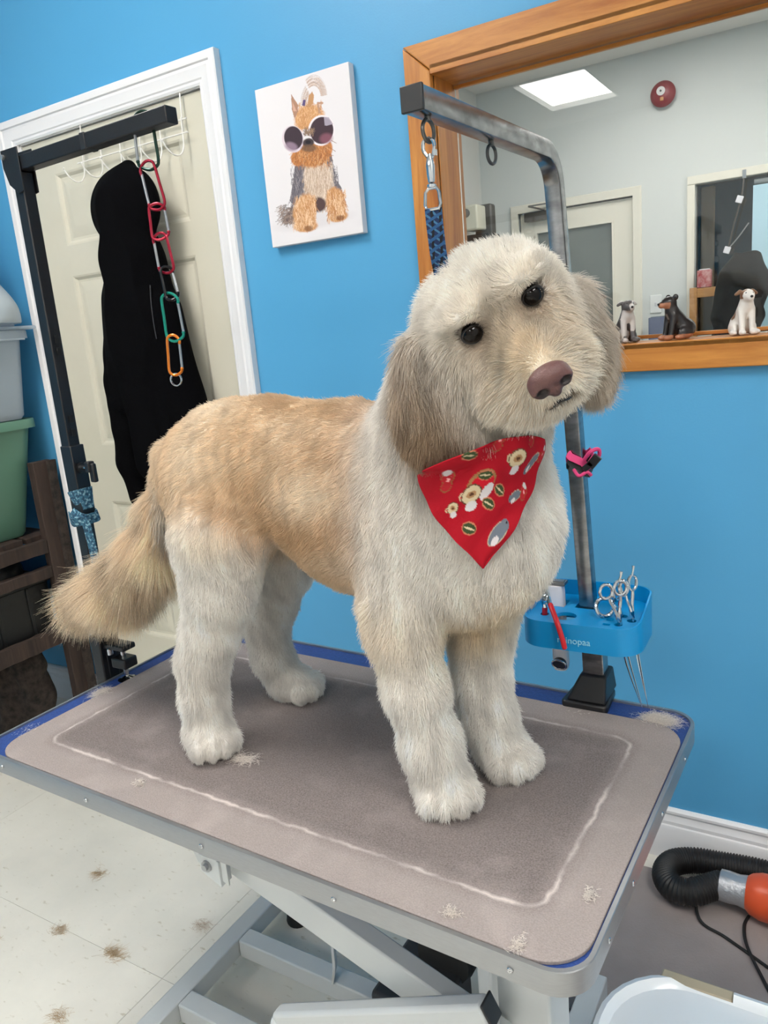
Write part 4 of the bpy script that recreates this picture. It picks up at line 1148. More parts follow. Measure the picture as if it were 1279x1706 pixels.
# ------------------------------------------------------------------ storage at the left: rustic timber stand, bins
M_rust = wood_mat('dark_rustic_timber', srgb(66, 50, 43), srgb(34, 26, 23), 2, 20, .8)
M_bark = mat('bark', srgb(60, 50, 44), .95, noise=(40, .9, srgb(24, 20, 18)), bump=(60, 1.0))
sh = thing('timber_stand', 'dark rustic timber stand against the blue wall beside the door, bins stacked on top', 'shelf')
def rough_board(a, b, w, h, m, name, seed, up=(0, 0, 1)):
    a = Vector(a); b = Vector(b); n_ = 14
    r = random.Random(seed)
    d = (b - a).normalized(); up = Vector(up); s_ = d.cross(up).normalized(); u = s_.cross(d)
    vs = []
    for i in range(n_ + 1):
        c = a.lerp(b, i / n_)
        for su, sv in ((-1, -1), (1, -1), (1, 1), (-1, 1)):
            j = (.08 * r.uniform(-1, 1) * w) if su > 0 else 0
            vs.append(c + s_ * (su * w / 2 + j) + u * (sv * h / 2 + r.uniform(-1, 1) * h * .04))
    fs = [(i * 4 + k, i * 4 + (k + 1) % 4, (i + 1) * 4 + (k + 1) % 4, (i + 1) * 4 + k) for i in range(n_) for k in range(4)] + [(0, 1, 2, 3), (n_ * 4 + 3, n_ * 4 + 2, n_ * 4 + 1, n_ * 4)]
    MB().add(vs, fs).build(name, m, sh, bevel=.002)
rough_board((-.048, -.075, 0), (-.048, -.075, 1.0), .075, .034, M_rust, 'upright', 1, up=(1, 0, 0))
rough_board((-.022, -.050, 0), (-.024, -.046, 1.0), .030, .018, M_bark, 'bark_edge', 9, up=(1, 0, 0))
rough_board((-.048, -.58, 0), (-.048, -.58, .71), .075, .034, M_rust, 'upright', 2, up=(1, 0, 0))
rough_board((-.72, -.07, 0), (-.72, -.07, .71), .075, .04, M_rust, 'upright', 3, up=(1, 0, 0))
rough_board((-.72, -.58, 0), (-.72, -.58, .71), .075, .04, M_rust, 'upright', 4, up=(1, 0, 0))
rough_board((-.048, -.115, .60), (-.048, -.54, .60), .03, .040, M_rust, 'rail', 5)
rough_board((-.048, -.115, .355), (-.048, -.54, .355), .03, .060, M_rust, 'rail', 6)
rough_board((-.048, -.115, .695), (-.048, -.54, .695), .03, .05, M_rust, 'rail', 10)
for k in range(4):
    rough_board((-.76, -.11 - .14 * k, .725), (-.068, -.11 - .14 * k, .725), .13, .022, M_rust, 'shelf_board', 20 + k)
    rough_board((-.76, -.11 - .14 * k, .36), (-.070, -.11 - .14 * k, .36), .13, .02, M_rust, 'shelf_board', 30 + k)
bk = thing('bark_slab', 'rough piece of dark bark standing on the floor under the timber stand', 'wood')
S = SDF((-.36, -.40, -.01), (-.06, -.08, .34), .008)
S.cap((-.14, -.20, .0), (-.15, -.21, .27), .065, .060, .02); S.cap((-.22, -.25, .0), (-.22, -.25, .24), .07, .06, .02)
V, F = S.mesh(1); V = V + vnoise(V, 70, 8)[:, None] * .006 * np.array([[1, 1, 0]]); V[:, 2] = np.maximum(V[:, 2], 0)
npmesh('slab', V, F, M_bark, bk)
M_bag = mat('black_bag_plastic', srgb(14, 15, 17), .5, bump=(30, .8))
bg = thing('black_crate', 'black plastic crate on the lower boards of the timber stand', 'crate')
MB().prism(rrect(.60, .44, .03, 4), .372, .56, ((-.38, -.32, 0), (1, 0, 0), (0, 1, 0), (0, 0, 1))).build('box', M_bag, bg, bevel=.004)
MB().prism(rrect(.62, .46, .035, 4), .561, .578, ((-.38, -.32, 0), (1, 0, 0), (0, 1, 0), (0, 0, 1))).build('rim', M_bag, bg, bevel=.004)
for y in (-.44, -.32, -.20): MB().box((-.078, y, .465), (.006, .012, .18)).build('rib', M_bag, bg, bevel=.002)
S = SDF((-.68, -.56, .57), (-.06, -.06, .72), .010)
S.ell((-.25, -.28, .60), (.15, .17, .085), k=.03); S.ell((-.48, -.34, .60), (.15, .16, .08), k=.03)
V, F = S.mesh(2); V = V + vnoise(V, 50, 4)[:, None] * .005; V[:, 2] = np.clip(V[:, 2], .579, .712)
bd2 = npmesh('black_bundle', V, F, M_bag)
tag(bd2, 'black cloth bundle lying in the dark under the top boards of the timber stand', 'cloth')
def bin_(name, label, x0, x1, y0, y1, z0, z1, taper, m, rimh, rimw, wall=.003):
    """tapered tub: outer and inner skins, open rim band"""
    t = thing(name, label, 'storage bin')
    cx, cy = (x0 + x1) / 2, (y0 + y1) / 2
    W, D = x1 - x0, y1 - y0
    def rg(w, d, z, r): return [(a, b_, z) for a, b_ in rrect(w, d, r, 5, cx, cy)]
    rings = [rg(W - 2 * taper, D - 2 * taper, z0 + .012, .04), rg(W - 2 * taper - .02, D - 2 * taper - .02, z0, .03)][::-1]
    rings += [rg(W - 2 * rimw, D - 2 * rimw, z1 - rimh, .05), rg(W - 2 * rimw, D - 2 * rimw, z1, .05),
              rg(W - 2 * rimw - 2 * wall, D - 2 * rimw - 2 * wall, z1, .047), rg(W - 2 * taper - 2 * wall, D - 2 * taper - 2 * wall, z0 + .02, .037)]
    n_ = len(rings[0]); vs = [p for r_ in rings for p in r_]
    fs = [(k * n_ + i, k * n_ + (i + 1) % n_, (k + 1) * n_ + (i + 1) % n_, (k + 1) * n_ + i) for k in range(len(rings) - 1) for i in range(n_)]
    fs += [tuple(range(n_))[::-1], tuple((len(rings) - 1) * n_ + i for i in range(n_))]
    MB().add(vs, fs).build('tub', m, t, angle=40)
    ro = [rg(W - 2 * rimw + .001, D - 2 * rimw + .001, z1 - rimh * .9, .05), rg(W, D, z1 - rimh * .9, .055), rg(W, D, z1 - .004, .055), rg(W - .006, D - .006, z1, .052), rg(W - 2 * rimw, D - 2 * rimw, z1, .05)]
    vs = [p for r_ in ro for p in r_]
    MB().add(vs, [(k * n_ + i, k * n_ + (i + 1) % n_, ((k + 1) % 5) * n_ + (i + 1) % n_, ((k + 1) % 5) * n_ + i) for k in range(5) for i in range(n_)]).build('rim', m, t, angle=40)
    return t
M_green = mat('sage_green_plastic', srgb(92, 134, 116), .4)
M_clear = mat('frosted_clear_plastic', srgb(196, 210, 222), .35, alpha=.5)
bin_('storage_bin', 'sage green plastic tub on top of the dark timber stand', -.62, -.035, -.60, -.045, .738, 1.155, .075, M_green, .035, .018)
tb = bin_('storage_bin', 'frosted clear plastic tub stacked on the sage green tub', -.60, .015, -.62, -.045, 1.158, 1.455, .045, M_clear, .030, .02)
MB().box((-.29, -.335, 1.462), (.63, .60, .012)).build('lid', M_clear, tb, bevel=.005)
MB().box((-.29, -.335, 1.472), (.54, .50, .010)).build('lid_top', M_clear, tb, bevel=.004)
for y in (-.20, -.45): MB().box((.020, y, 1.432), (.008, .010, .055)).build('latch', M_clear, tb, bevel=.002)
MB().box((.018, -.335, 1.425), (.008, .50, .006)).build('rib', M_clear, tb, bevel=.002)
# a pale translucent sheet of plastic heaped on the clear bin
ph = thing('plastic_bag', 'pale translucent plastic bag heaped on the clear tub by the ceiling-side of the wall', 'bag')
ph['label'] = 'pale translucent plastic bag heaped on top of the frosted clear tub'
S = SDF((-.62, -.64, 1.44), (.12, -.02, 2.05), .012)
S.cap((-.075, -.17, 1.50), (-.15, -.22, 1.86), .125, .055, .05); S.cap((-.25, -.30, 1.50), (-.22, -.28, 1.80), .20, .08, .05)
V, F = S.mesh(2); V = V + vnoise(V, 30, 6)[:, None] * .006; V[:, 2] = np.maximum(V[:, 2], 1.4785)
npmesh('bag', V, F, mat('pale_translucent_film', srgb(190, 202, 210), .4, alpha=.8), ph)

# ------------------------------------------------------------------ right corner: floor mat, dryer hose, cords, white bin
fm = MB().prism(rrect(1.15, 1.30, .02, 3), .0005, .006, ((2.53, -.074 - .65, 0), (1, 0, 0), (0, 1, 0), (0, 0, 1)))
fm.build('floor_mat', mat('grey_floor_mat', srgb(152, 141, 138), .75, noise=(7, .6, srgb(136, 126, 124)), bump=(200, .3)), bevel=.001, label='flat grey mat on the floor beneath the right end of the table', category='mat')
hs = thing('dryer_hose', 'black corrugated hose looped on the floor by the baseboard', 'hose')
M_hose = mat('black_hose', srgb(24, 23, 23), .5)
hp = smooth_path([(2.36, -.060, .06), (2.29, -.050, .055), (2.215, -.050, .048), (2.155, -.058, .046), (2.112, -.088, .046), (2.104, -.135, .046), (2.128, -.172, .046), (2.168, -.172, .048), (2.205, -.145, .055), (2.228, -.128, .058)], 26)
L_ = 0; sc_l = []
for i, p in enumerate(hp):
    if i: L_ += (hp[i] - hp[i - 1]).length
    sc_l.append(1.0 + .10 * math.sin(L_ / .0052 * 2 * PI))
# resample densely enough for the ribs
def resample(path, step):
    out = [path[0]]; acc = 0
    for i in range(1, len(path)):
        a, b = path[i - 1], path[i]; d = (b - a).length; t = step - acc
        while t <= d:
            out.append(a.lerp(b, t / d)); t += step
        acc = (acc + d) % step if d else acc
    return out
hp = resample(hp, .0013)
MB().tube(hp, .0285, 20, scale=[1.0 + .07 * math.sin(i * .0013 / .0065 * 2 * PI) for i in range(len(hp))]).build('hose', M_hose, hs, angle=180)
dr = thing('pet_dryer', 'orange pet dryer end with silver tape round the joint, lying by the hose', 'dryer')
c0 = Vector((2.222, -.132, .058)); dv = Vector((.99, -.04, .0)).normalized()
Rd = dv.to_track_quat('Z', 'Y').to_matrix()
MB().lathe([(.030, 0), (.034, .002), (.0345, .02), (.033, .04), (.036, .056), (.034, .058)], c0, 28, Rd).build('tape', mat('silver_duct_tape', srgb(178, 180, 184), .28, metal=.6, bump=(120, 1.0)), dr)
MB().lathe([(.034, .055), (.043, .065), (.050, .085), (.052, .20), (.052, .34), (.045, .36), (0, .362)], c0, 32, Rd).build('casing', mat('orange_plastic', srgb(214, 84, 44), .35), dr)
MB().lathe([(0, 0), (.042, 0), (.044, .012), (.040, .05), (.046, .12), (.052, .24), (.050, .26), (0, .26)], (2.352, -.070, .012), 30, Matrix.Rotation(.38, 3, 'Y')).build('end_cone', M_rubber, hs)
def cable(name, label, pts, r=.0035):
    o = MB().tube(smooth_path(pts, 8), r, 8).build(name, M_rubber); tag(o, label, 'cord'); return o
cable('power_cord', 'thin black cord running out of the hose loop towards the corner', [(2.150, -.10, .022), (2.165, -.11, .03), (2.19, -.205, .012), (2.25, -.235, .0095), (2.34, -.285, .0095), (2.46, -.36, .0095)])
cable('power_cord', 'thin black cord leaving under the silver tape joint', [(2.285, -.150, .0095), (2.280, -.185, .0105), (2.292, -.25, .018), (2.335, -.33, .0095), (2.40, -.45, .0095)])
wbn = thing('pail', 'white plastic pail with a beige handle notch, below the right corner of the table', 'bin')
bx, by, bw, bd_, bz = 2.338, -.900, .400, .395, .300
def rg2(w, d, z, r): return [(a, b_, z * 1.12) for a, b_ in rrect(w, d, r, 8, bx, by)]
rr = [rg2(.33, .33, .007, .08), rg2(.385, .38, .25, .12), rg2(.385, .38, .262, .12)]
n_ = len(rr[0])
MB().add([p for r_ in rr for p in r_], [(k * n_ + i, k * n_ + (i + 1) % n_, (k + 1) * n_ + (i + 1) % n_, (k + 1) * n_ + i) for k in range(2) for i in range(n_)] + [tuple(range(n_))[::-1], tuple(2 * n_ + i for i in range(n_))]).build('body', M_white, wbn, angle=40)
M_lid = mat('white_glossy_plastic', srgb(226, 232, 236), .22)
ls = [rg2(bw, bd_, .262, .13), rg2(bw, bd_, .286, .13), rg2(bw - .006, bd_ - .006, .296, .127), rg2(bw - .022, bd_ - .022, .299, .12), rg2(bw - .034, bd_ - .034, .293, .115), rg2(bw - .044, bd_ - .044, .290, .11), rg2(bw - .09, bd_ - .09, .290, .10), rg2(bw - .15, bd_ - .15, .297, .08)]
ld = MB().add([p for r_ in ls for p in r_], [(k * n_ + i, k * n_ + (i + 1) % n_, (k + 1) * n_ + (i + 1) % n_, (k + 1) * n_ + i) for k in range(len(ls) - 1) for i in range(n_)] + [tuple(range(n_))[::-1], tuple((len(ls) - 1) * n_ + i for i in range(n_))]).build('lid', M_lid, wbn, angle=30)
cut(ld, MB().box((2.262, by + bd_ / 2 - .006, .325), (.105, .026, .03)))
ld.data.shade_smooth(); ld.data.set_sharp_from_angle(angle=math.radians(30))
MB().box((2.262, by + bd_ / 2 - .006, .318), (.104, .022, .016)).build('handle', mat('beige_plastic', srgb(176, 164, 140), .5), wbn, bevel=.003)

# ------------------------------------------------------------------ figurines on the window sill
M_fig = mat_attr('glazed_ceramic', .3, 'Col', .5)
def figurine(label, base, turn, scale, colour, ears='up', tail=False, lean=0):
    """a little sitting ceramic dog, head raised; local x = forward"""
    t = thing('dog_figurine', label, 'figurine')
    S = SDF((-.055, -.04, -.002), (.06, .04, .115), .0016)
    k = .006
    S.ell((-.018, 0, .022), (.026, .022, .022), k=k)
    S.cap((-.014, 0, .026), (.012, 0, .060), .020, .0145, k)
    S.cap((.010, 0, .055), (.016, 0, .074), .012, .011, k)
    S.ell((.018, 0, .080), (.0155, .0135, .0125), k=k)
    S.cap((.024, 0, .078), (.038, 0, .075), .0095, .0070, k)
    for s in (-1, 1):
        S.cap((.014, s * .010, .052), (.022, s * .010, .008), .0075, .0055, .004)
        S.ell((.028, s * .011, .0055), (.011, .007, .0058), k=.003)
        S.ell((-.010, s * .018, .014), (.019, .009, .014), k=.004)
        S.ell((.008, s * .023, .0055), (.012, .007, .0057), k=.003)
        if ears == 'round': S.ell((.012, s * .013, .0895), (.0055, .0065, .0068), k=.002)
        else: S.cap((.010, s * .012, .088), (.010, s * .020, .083), .0045, .0032, .002)
    if tail: S.chain([(-.036, 0, .012), (-.047, 0, .020), (-.050, 0, .032)], [.005, .0048, .004], .003)
    V, F = S.mesh(1, .4)
    V[:, 2] = np.maximum(V[:, 2], 0)
    C_ = colour(V)
    R = np.array(Matrix.Rotation(turn, 3, 'Z')) * scale
    Vw = V @ R.T + np.array(base)
    npmesh('body', Vw, F, M_fig, t, C_)
    Rm = Matrix.Rotation(turn, 3, 'Z')
    for s in (-1, 1):
        MB().ell(Vector(base) + Rm @ Vector((.0305, s * .0065, .0845)) * scale, (.0017 * scale,) * 3, nu=8, nv=6).build('eye', M_blackp, t)
    MB().ell(Vector(base) + Rm @ Vector((.0445, 0, .077)) * scale, (.0030 * scale, .0036 * scale, .0027 * scale), nu=10, nv=8).build('nose', M_blackp, t)
    return t
def c_black(V):
    C_ = np.zeros((len(V), 3)) + np.array(srgb(40, 36, 36))
    tan = np.array(srgb(166, 112, 84))
    m = (V[:, 2] < .011) | ((V[:, 0] > .024) & (V[:, 2] > .066) & (V[:, 2] < .079))
    C_[m] = tan
    C_[(V[:, 0] > .02) & (V[:, 2] > .03) & (V[:, 2] < .055) & (np.abs(V[:, 1]) < .003)] = srgb(120, 110, 104)
    return C_
def c_jack(V):
    C_ = np.zeros((len(V), 3)) + np.array(srgb(226, 222, 216))
    br = np.array(srgb(128, 92, 66))
    m = ((V[:, 2] > .073) & (V[:, 0] < .027) & (np.abs(V[:, 1]) > .003)) | (((V[:, 0] + .012) ** 2 + (V[:, 2] - .045) ** 2 < .013 ** 2))
    C_[m] = br
    return C_
def c_grey(V):
    C_ = np.zeros((len(V), 3)) + np.array(srgb(196, 190, 186))
    C_[vnoise(V, 160, 2) > .1] = srgb(84, 80, 80)
    return C_
def c_brown(V):
    return np.zeros((len(V), 3)) + np.array(srgb(96, 80, 74)) * (1 + .15 * vnoise(V, 200, 4)[:, None])
SZ = OP['wz0'] + .0008
figurine('black and tan ceramic dog figurine sitting on the window sill, ears round', (2.095, .046, SZ), -2.35, 1.0, c_black, 'round')
figurine('white ceramic terrier figurine with brown patches at the right of the sill', (2.228, .046, SZ), -1.15, 1.0, c_jack, 'fold', True)
figurine('grey and white ceramic dog figurine half hidden by the dog\'s ear', (1.985, .048, SZ), -1.0, 1.0, c_grey, 'fold')
figurine('brown ceramic dog figurine behind the dog\'s ear, only its top showing', (1.916, .046, SZ), -1.4, 1.25, c_brown, 'fold')

# ------------------------------------------------------------------ things in the next room
bl = thing('fire_alarm_bell', 'round red fire alarm bell high on the pale wall of the next room', 'alarm bell')
Rm = Matrix.Rotation(PI / 2, 3, 'X')
MB().lathe([(.0, 0), (.052, 0), (.052, .03), (.0, .03)], (1.341, FY, 2.64), 28, Rm).build('backplate', M_offw, bl)
MB().lathe([(.062, .0), (.075, .002), (.077, .010), (.070, .026), (.052, .038), (.030, .044), (0, .045)], (1.341, FY - .028, 2.64), 36, Rm).build('gong', mat('red_enamel', srgb(132, 38, 46), .4), bl)
MB().lathe([(0, .0), (.026, 0), (.026, .004), (0, .005)], (1.335, FY - .072, 2.652), 24, Rm).build('centre_label', mat('white_enamel', srgb(216, 210, 208), .4), bl)
MB().lathe([(0, 0), (.006, 0), (.006, .006), (0, .008)], (1.335, FY - .076, 2.652), 12, Rm).build('centre_nut', M_dk, bl)
MB().box((1.340, FY - .068, 2.606), (.022, .012, .022)).build('tag', mat('amber_plastic', srgb(190, 130, 70), .5), bl, bevel=.003)
sw = thing('light_switch', 'white light switch on the wall between the far door and the far window', 'switch')
MB().box((1.286, FY - .004, 1.36), (.074, .008, .118)).build('plate', mat('white_switch_plastic', srgb(222, 222, 220), .4), sw, bevel=.003)
MB().box((1.286, FY - .011, 1.36), (.012, .010, .026), Matrix.Rotation(.3, 3, 'X')).build('toggle', M_wp, sw, bevel=.001)
ctb = thing('counter', 'pale counter against the far wall below the light switch', 'counter')
MB().box((1.335, FY - .16, .93), (.28, .28, .03)).build('top', M_cream, ctb, bevel=.003)
MB().box((1.335, FY - .16, .4575), (.26, .26, .915)).build('cabinet', M_offw, ctb, bevel=.003)
MB().box((1.335, FY - .295, .46), (.22, .012, .80)).build('door', M_cream, ctb, bevel=.003)
bb = thing('cardboard_box', 'dark blue box standing on the counter beside the black figurine', 'box')
MB().box((1.345, FY - .13, 1.11), (.135, .14, .33)).build('carton', mat('dark_blue_card', srgb(62, 78, 116), .6, noise=(12, .6, srgb(96, 100, 120))), bb, bevel=.004)
MB().box((1.345, FY - .13, 1.277), (.11, .12, .006)).build('flap', mat('grey_card', srgb(96, 104, 108), .6), bb, bevel=.001)
ws = thing('wooden_stand', 'light wooden stand in the next room at the lower left corner of the far window', 'stand')
M_lw = wood_mat('light_oak', srgb(196, 146, 92), srgb(170, 120, 72), 0, 16, .45)
MB().box((1.535, FY - .06, .72), (.045, .045, 1.44)).build('post', M_lw, ws, bevel=.003)
MB().box((1.64, FY - .06, 1.405), (.165, .045, .06)).build('rail', M_lw, ws, bevel=.003)
MB().box((1.745, FY - .06, .72), (.045, .045, 1.44)).build('post', M_lw, ws, bevel=.003)
rb = thing('red_box', 'small red carton with pale wrapping on top of the light wooden stand', 'box')
MB().box((1.60, FY - .06, 1.49), (.085, .05, .108)).build('carton', mat('red_card', srgb(160, 52, 56), .6, noise=(40, .8, srgb(196, 150, 146))), rb, bevel=.003)
MB().box((1.60, FY - .058, 1.548), (.06, .04, .006)).build('flap', M_wp, rb, bevel=.001)
gb = thing('garbage_bag', 'full black plastic bag in the next room in front of the far window', 'bag')
S = SDF((1.56, FY - .42, -.01), (2.10, FY - .08, 1.72), .016)
S.ell((1.86, FY - .25, 1.42), (.13, .10, .20), k=.06); S.cap((1.80, FY - .25, .15), (1.80, FY - .25, 1.0), .14, .15, .05); S.cap((1.80, FY - .25, 1.1), (1.79, FY - .25, 1.46), .14, .09, .05); S.cap((1.79, FY - .25, 1.46), (1.80, FY - .24, 1.60), .05, .02, .04)
S.ell((1.86, FY - .25, 1.30), (.12, .12, .16), k=.05)
V, F = S.mesh(1); V = V + vnoise(V, 34, 12)[:, None] * .016; V[:, 2] = np.maximum(V[:, 2], 0)
npmesh('bag', V, F, mat('dull_black_film', srgb(16, 16, 17), .8, bump=(22, 1.0), spec=.2), gb)
wd = thing('tape_dangle', 'dark cord with two bits of white tape hanging across the far window', 'cord')
MB().tube(smooth_path([(1.815, FY - .02, 2.085), (1.812, FY - .028, 2.02), (1.80, FY - .03, 1.94), (1.765, FY - .03, 1.80), (1.735, FY - .03, 1.66)], 5), .0055, 7).build('cord', M_dk, wd)
MB().tube(smooth_path([(1.735, FY - .03, 1.66), (1.79, FY - .03, 1.72), (1.85, FY - .03, 1.80)], 5), .004, 7).build('cord', M_alu, wd)
for p in ((1.795, FY - .036, 1.945), (1.728, FY - .036, 1.652)): MB().box(p, (.038, .012, .042), Matrix.Rotation(.35, 3, 'Y')).build('tape', M_wp, wd, bevel=.003)
MB().box((1.818, FY - .024, 2.09), (.022, .008, .05)).build('tape', M_alu, wd, bevel=.002)
rbd = thing('window_blind', 'pale blue roller blind covering the right part of the far window', 'blind')
MB().box((2.38, FY + .02, 1.59), (1.03, .006, .86)).build('fabric', mat('pale_blue_blind', srgb(176, 208, 222), .6), rbd, smooth=False)
MB().cyl((1.87, FY + .025, 2.040), (2.89, FY + .025, 2.040), .016, 14).build('roller', mat('grey_metal_tube', srgb(130, 136, 138), .5), rbd)
MB().box((2.38, FY + .02, 1.155), (1.03, .014, .02)).build('bottom_rail', M_offw, rbd, bevel=.002)
ap_ = thing('wall_appliance', 'small white and black appliance high in the corner of the next room', 'appliance')
MB().box((.20, 3.33, 2.03), (.11, .16, .16)).build('front', mat('cream_plastic', srgb(206, 204, 188), .45), ap_, bevel=.012)
MB().box((.235, 3.43, 2.02), (.13, .08, .20)).build('housing', M_dk, ap_, bevel=.015)
MB().lathe([(0, 0), (.028, 0), (.028, .004), (0, .005)], (.175, 3.25, 2.06), 20, Matrix.Rotation(PI / 2, 3, 'X')).build('dial', mat('grey_dial', srgb(110, 112, 110), .4), ap_)
MB().box((.22, 3.40, 1.90), (.18, .20, .05)).build('bracket', M_black, ap_, bevel=.006)
MB().bar((.14, 3.40, 1.90), (.06, 3.40, 1.78), .03, .03).build('bracket', M_black, ap_, bevel=.004)
MB().box((.085, 3.40, 1.83), (.05, .10, .16)).build('bracket_plate', M_black, ap_, bevel=.004)

# ------------------------------------------------------------------ hair clippings
def hair_mat(name, rough=.55, attr='fur'):
    if name in _mats: return _mats[name]
    m = bpy.data.materials.new(name); m.use_nodes = True
    nt = m.node_tree; nt.nodes.clear()
    out = nt.nodes.new('ShaderNodeOutputMaterial')
    at = nt.nodes.new('ShaderNodeAttribute'); at.attribute_name = attr
    b = nt.nodes.new('ShaderNodeBsdfPrincipled')
    b.inputs['Roughness'].default_value = rough
    b.inputs['Specular IOR Level'].default_value = .25
    nt.links.new(at.outputs['Color'], b.inputs['Base Color'])
    tl = nt.nodes.new('ShaderNodeBsdfTranslucent'); nt.links.new(at.outputs['Color'], tl.inputs[0])
    mx = nt.nodes.new('ShaderNodeMixShader'); mx.inputs[0].default_value = .35
    nt.links.new(b.outputs[0], mx.inputs[1]); nt.links.new(tl.outputs[0], mx.inputs[2])
    nt.links.new(mx.outputs[0], out.inputs[0])
    _mats[name] = m
    return m
def hair_object(name, P, radius, cols, parent=None, taper=.25, m=None):
    """P: (n, k, 3) strands"""
    n_, k_ = P.shape[:2]
    hc = bpy.data.hair_curves.new(name)
    hc.add_curves([k_] * n_)
    hc.attributes['position'].data.foreach_set('vector', P.astype(np.float32).ravel())
    ra = hc.attributes.new('radius', 'FLOAT', 'POINT')
    t = np.linspace(0, 1, k_)
    rad = (np.broadcast_to(np.asarray(radius, float).reshape(-1, 1), (n_, 1)) * (1 - (1 - taper) * t[None, :] ** 1.5))
    ra.data.foreach_set('value', rad.astype(np.float32).ravel())
    ca = hc.attributes.new('fur', 'FLOAT_COLOR', 'CURVE')
    cc = np.ones((n_, 4), np.float32); cc[:, :3] = cols
    ca.data.foreach_set('color', cc.ravel())
    hc.materials.append(m or hair_mat('hair'))
    o = bpy.data.objects.new(name, hc); col.objects.link(o)
    if parent is not None: o.parent = parent
    return o
def tuft(label, c, R, n_, L, colour, seed, flat=.006, dirn=None):
    r = np.random.default_rng(seed)
    P0 = np.array(c) + np.stack([r.normal(0, R[0], n_), r.normal(0, R[1], n_), np.abs(r.normal(0, flat, n_)) + .0004], 1)
    an = r.uniform(0, 2 * PI, n_) if dirn is None else dirn + r.normal(0, .5, n_)
    K = 6; l = L * r.uniform(.5, 1.2, n_); cu = r.normal(0, 1.2, n_)
    P = np.zeros((n_, K, 3)); P[:, 0] = P0
    for k in range(1, K):
        a = an + cu * k / K
        P[:, k] = P[:, k - 1] + np.stack([np.cos(a), np.sin(a), r.normal(0, .15, n_)], 1) * (l / K)[:, None]
        P[:, k, 2] = np.maximum(P[:, k, 2], c[2] + .0003)
    C_ = np.array(srgb(*colour)) * r.uniform(.8, 1.15, (n_, 1))
    o = hair_object('hair_tuft', P, .00022, np.clip(C_, 0, .95))
    tag(o, label, 'hair tuft')
    o['kind'] = 'stuff'
    return o
TANC = (186, 160, 124)
T_ = [((1.017, -.858, 0), 'tan hair tuft on the pale floor left of the table base, largest of the clippings'),
      ((.84, -.868, 0), 'tan hair tuft on the pale floor near the left frame edge'),
      ((1.057, -1.027, 0), 'tan hair tuft on the pale floor at the lower left'),
      ((.761, -.678, 0), 'narrow tan hair tuft on the pale floor under the table edge'),
      ((.70, -.95, 0), 'faint tan hair tuft on the pale floor at the far left'),
      ((1.146, -.700, 0), 'rosy hair tuft on the pale floor beside the base frame')]
for i, (c, lb) in enumerate(T_):
    tuft(lb, c, (.012 if i else .016, .008), 90 if i else 150, .028, TANC if i < 5 else (196, 178, 160), 30 + i, .0015, dirn=1.0 + i)
TOPZ = TZ - .0035
for i, (x, y, z, n_, R, lb) in enumerate((
        (2.178, -.560, TOPZ, 1500, (.013, .009), 'fluffy white hair tuft on the blue table top at the right back corner'),
        (1.149, -.849, TOPZ, 700, (.008, .009), 'fluffy white hair tuft on the blue edge left of the rubber mat'),
        (1.145, -1.015, TOPZ, 90, (.010, .016), 'thin white hair tuft on the blue edge near the front left corner'),
        (1.60, -.935, TZ + .0015, 260, (.012, .005), 'pale hair tuft on the mat in front of the near hind paw'),
        (2.054, -1.096, TZ + .0015, 190, (.005, .003), 'small white hair tuft at the front edge of the mat'),
        (2.188, -1.003, TZ + .0015, 150, (.003, .005), 'small white hair tuft near the right edge of the mat'),
        (2.140, -1.108, TZ + .0015, 160, (.003, .005), 'yellowish hair tuft on the aluminium rim at the front right'),
        (1.490, -1.056, TZ + .0015, 150, (.005, .003), 'small white hair tuft on the mat near its front left'),
        (2.045, -.592, TOPZ, 90, (.016, .006), 'white hairs gathered in front of the black clamp'))):
    tuft(lb, (x, y, z), R, n_, .020 if n_ > 200 else .007, (236, 228, 220), 60 + i, .003)
# ------------------------------------------------------------------ the dog
dog = thing('dog', 'cream and tan curly-coated dog standing on the grooming table, head tilted, red bandana round its neck', 'dog')
dog['label'] = 'cream and tan fluffy dog standing on the table with tilted head and red bandana'
HC = np.array([2.0706, -.924, 1.3629]); HX = np.array([.7811, .4226, .4596]); HF = np.array([.5972, -.7204, -.3526]); HU = np.array([-.1821, -.55, .8151])
HR = np.stack([HX, HF, HU])
def hp_(x, f, u): return HC + HX * x + HF * f + HU * u
def toloc(P): return (P - HC) @ HR.T
TB = TZ + .0015
S = SDF((.98, -1.16, TB - .02), (2.26, -.56, 1.50), .006)
# trunk
for c, r, k in (((1.512, -.83, 1.132), (.068, .086, .092), .04), ((1.565, -.83, 1.150), (.090, .099, .108), .05), ((1.66, -.83, 1.151), (.13, .092, .113), .05),
                ((1.80, -.83, 1.111), (.13, .106, .144), .05), ((1.925, -.835, 1.085), (.115, .116, .155), .05), ((2.004, -.835, 1.085), (.104, .112, .130), .05)):
    S.ell(c, r, k=k)
# shoulders, thighs, legs
def leg(pts, rad, k=.03): S.chain(pts, rad, k)
leg([(1.94, -.885, 1.09), (1.912, -.905, .985), (1.910, -.908, .945), (1.922, -.910, .86), (1.938, -.906, .775), (1.946, -.903, .715)], [.066, .048, .041, .037, .035, .033])
leg([(1.99, -.795, 1.06), (1.980, -.79, .96), (1.972, -.792, .90), (1.967, -.792, .83), (1.975, -.788, .765), (1.988, -.786, .712)], [.058, .047, .040, .036, .034, .031])
leg([(1.560, -.880, 1.12), (1.590, -.900, 1.055), (1.580, -.912, .975), (1.552, -.918, .90), (1.528, -.920, .845), (1.516, -.920, .775), (1.520, -.922, .715)], [.066, .072, .050, .038, .034, .031, .032])
leg([(1.55, -.775, 1.12), (1.585, -.755, 1.03), (1.570, -.742, .955), (1.530, -.733, .88), (1.505, -.730, .83), (1.508, -.728, .765), (1.535, -.722, .712)], [.070, .062, .046, .036, .033, .030, .030])
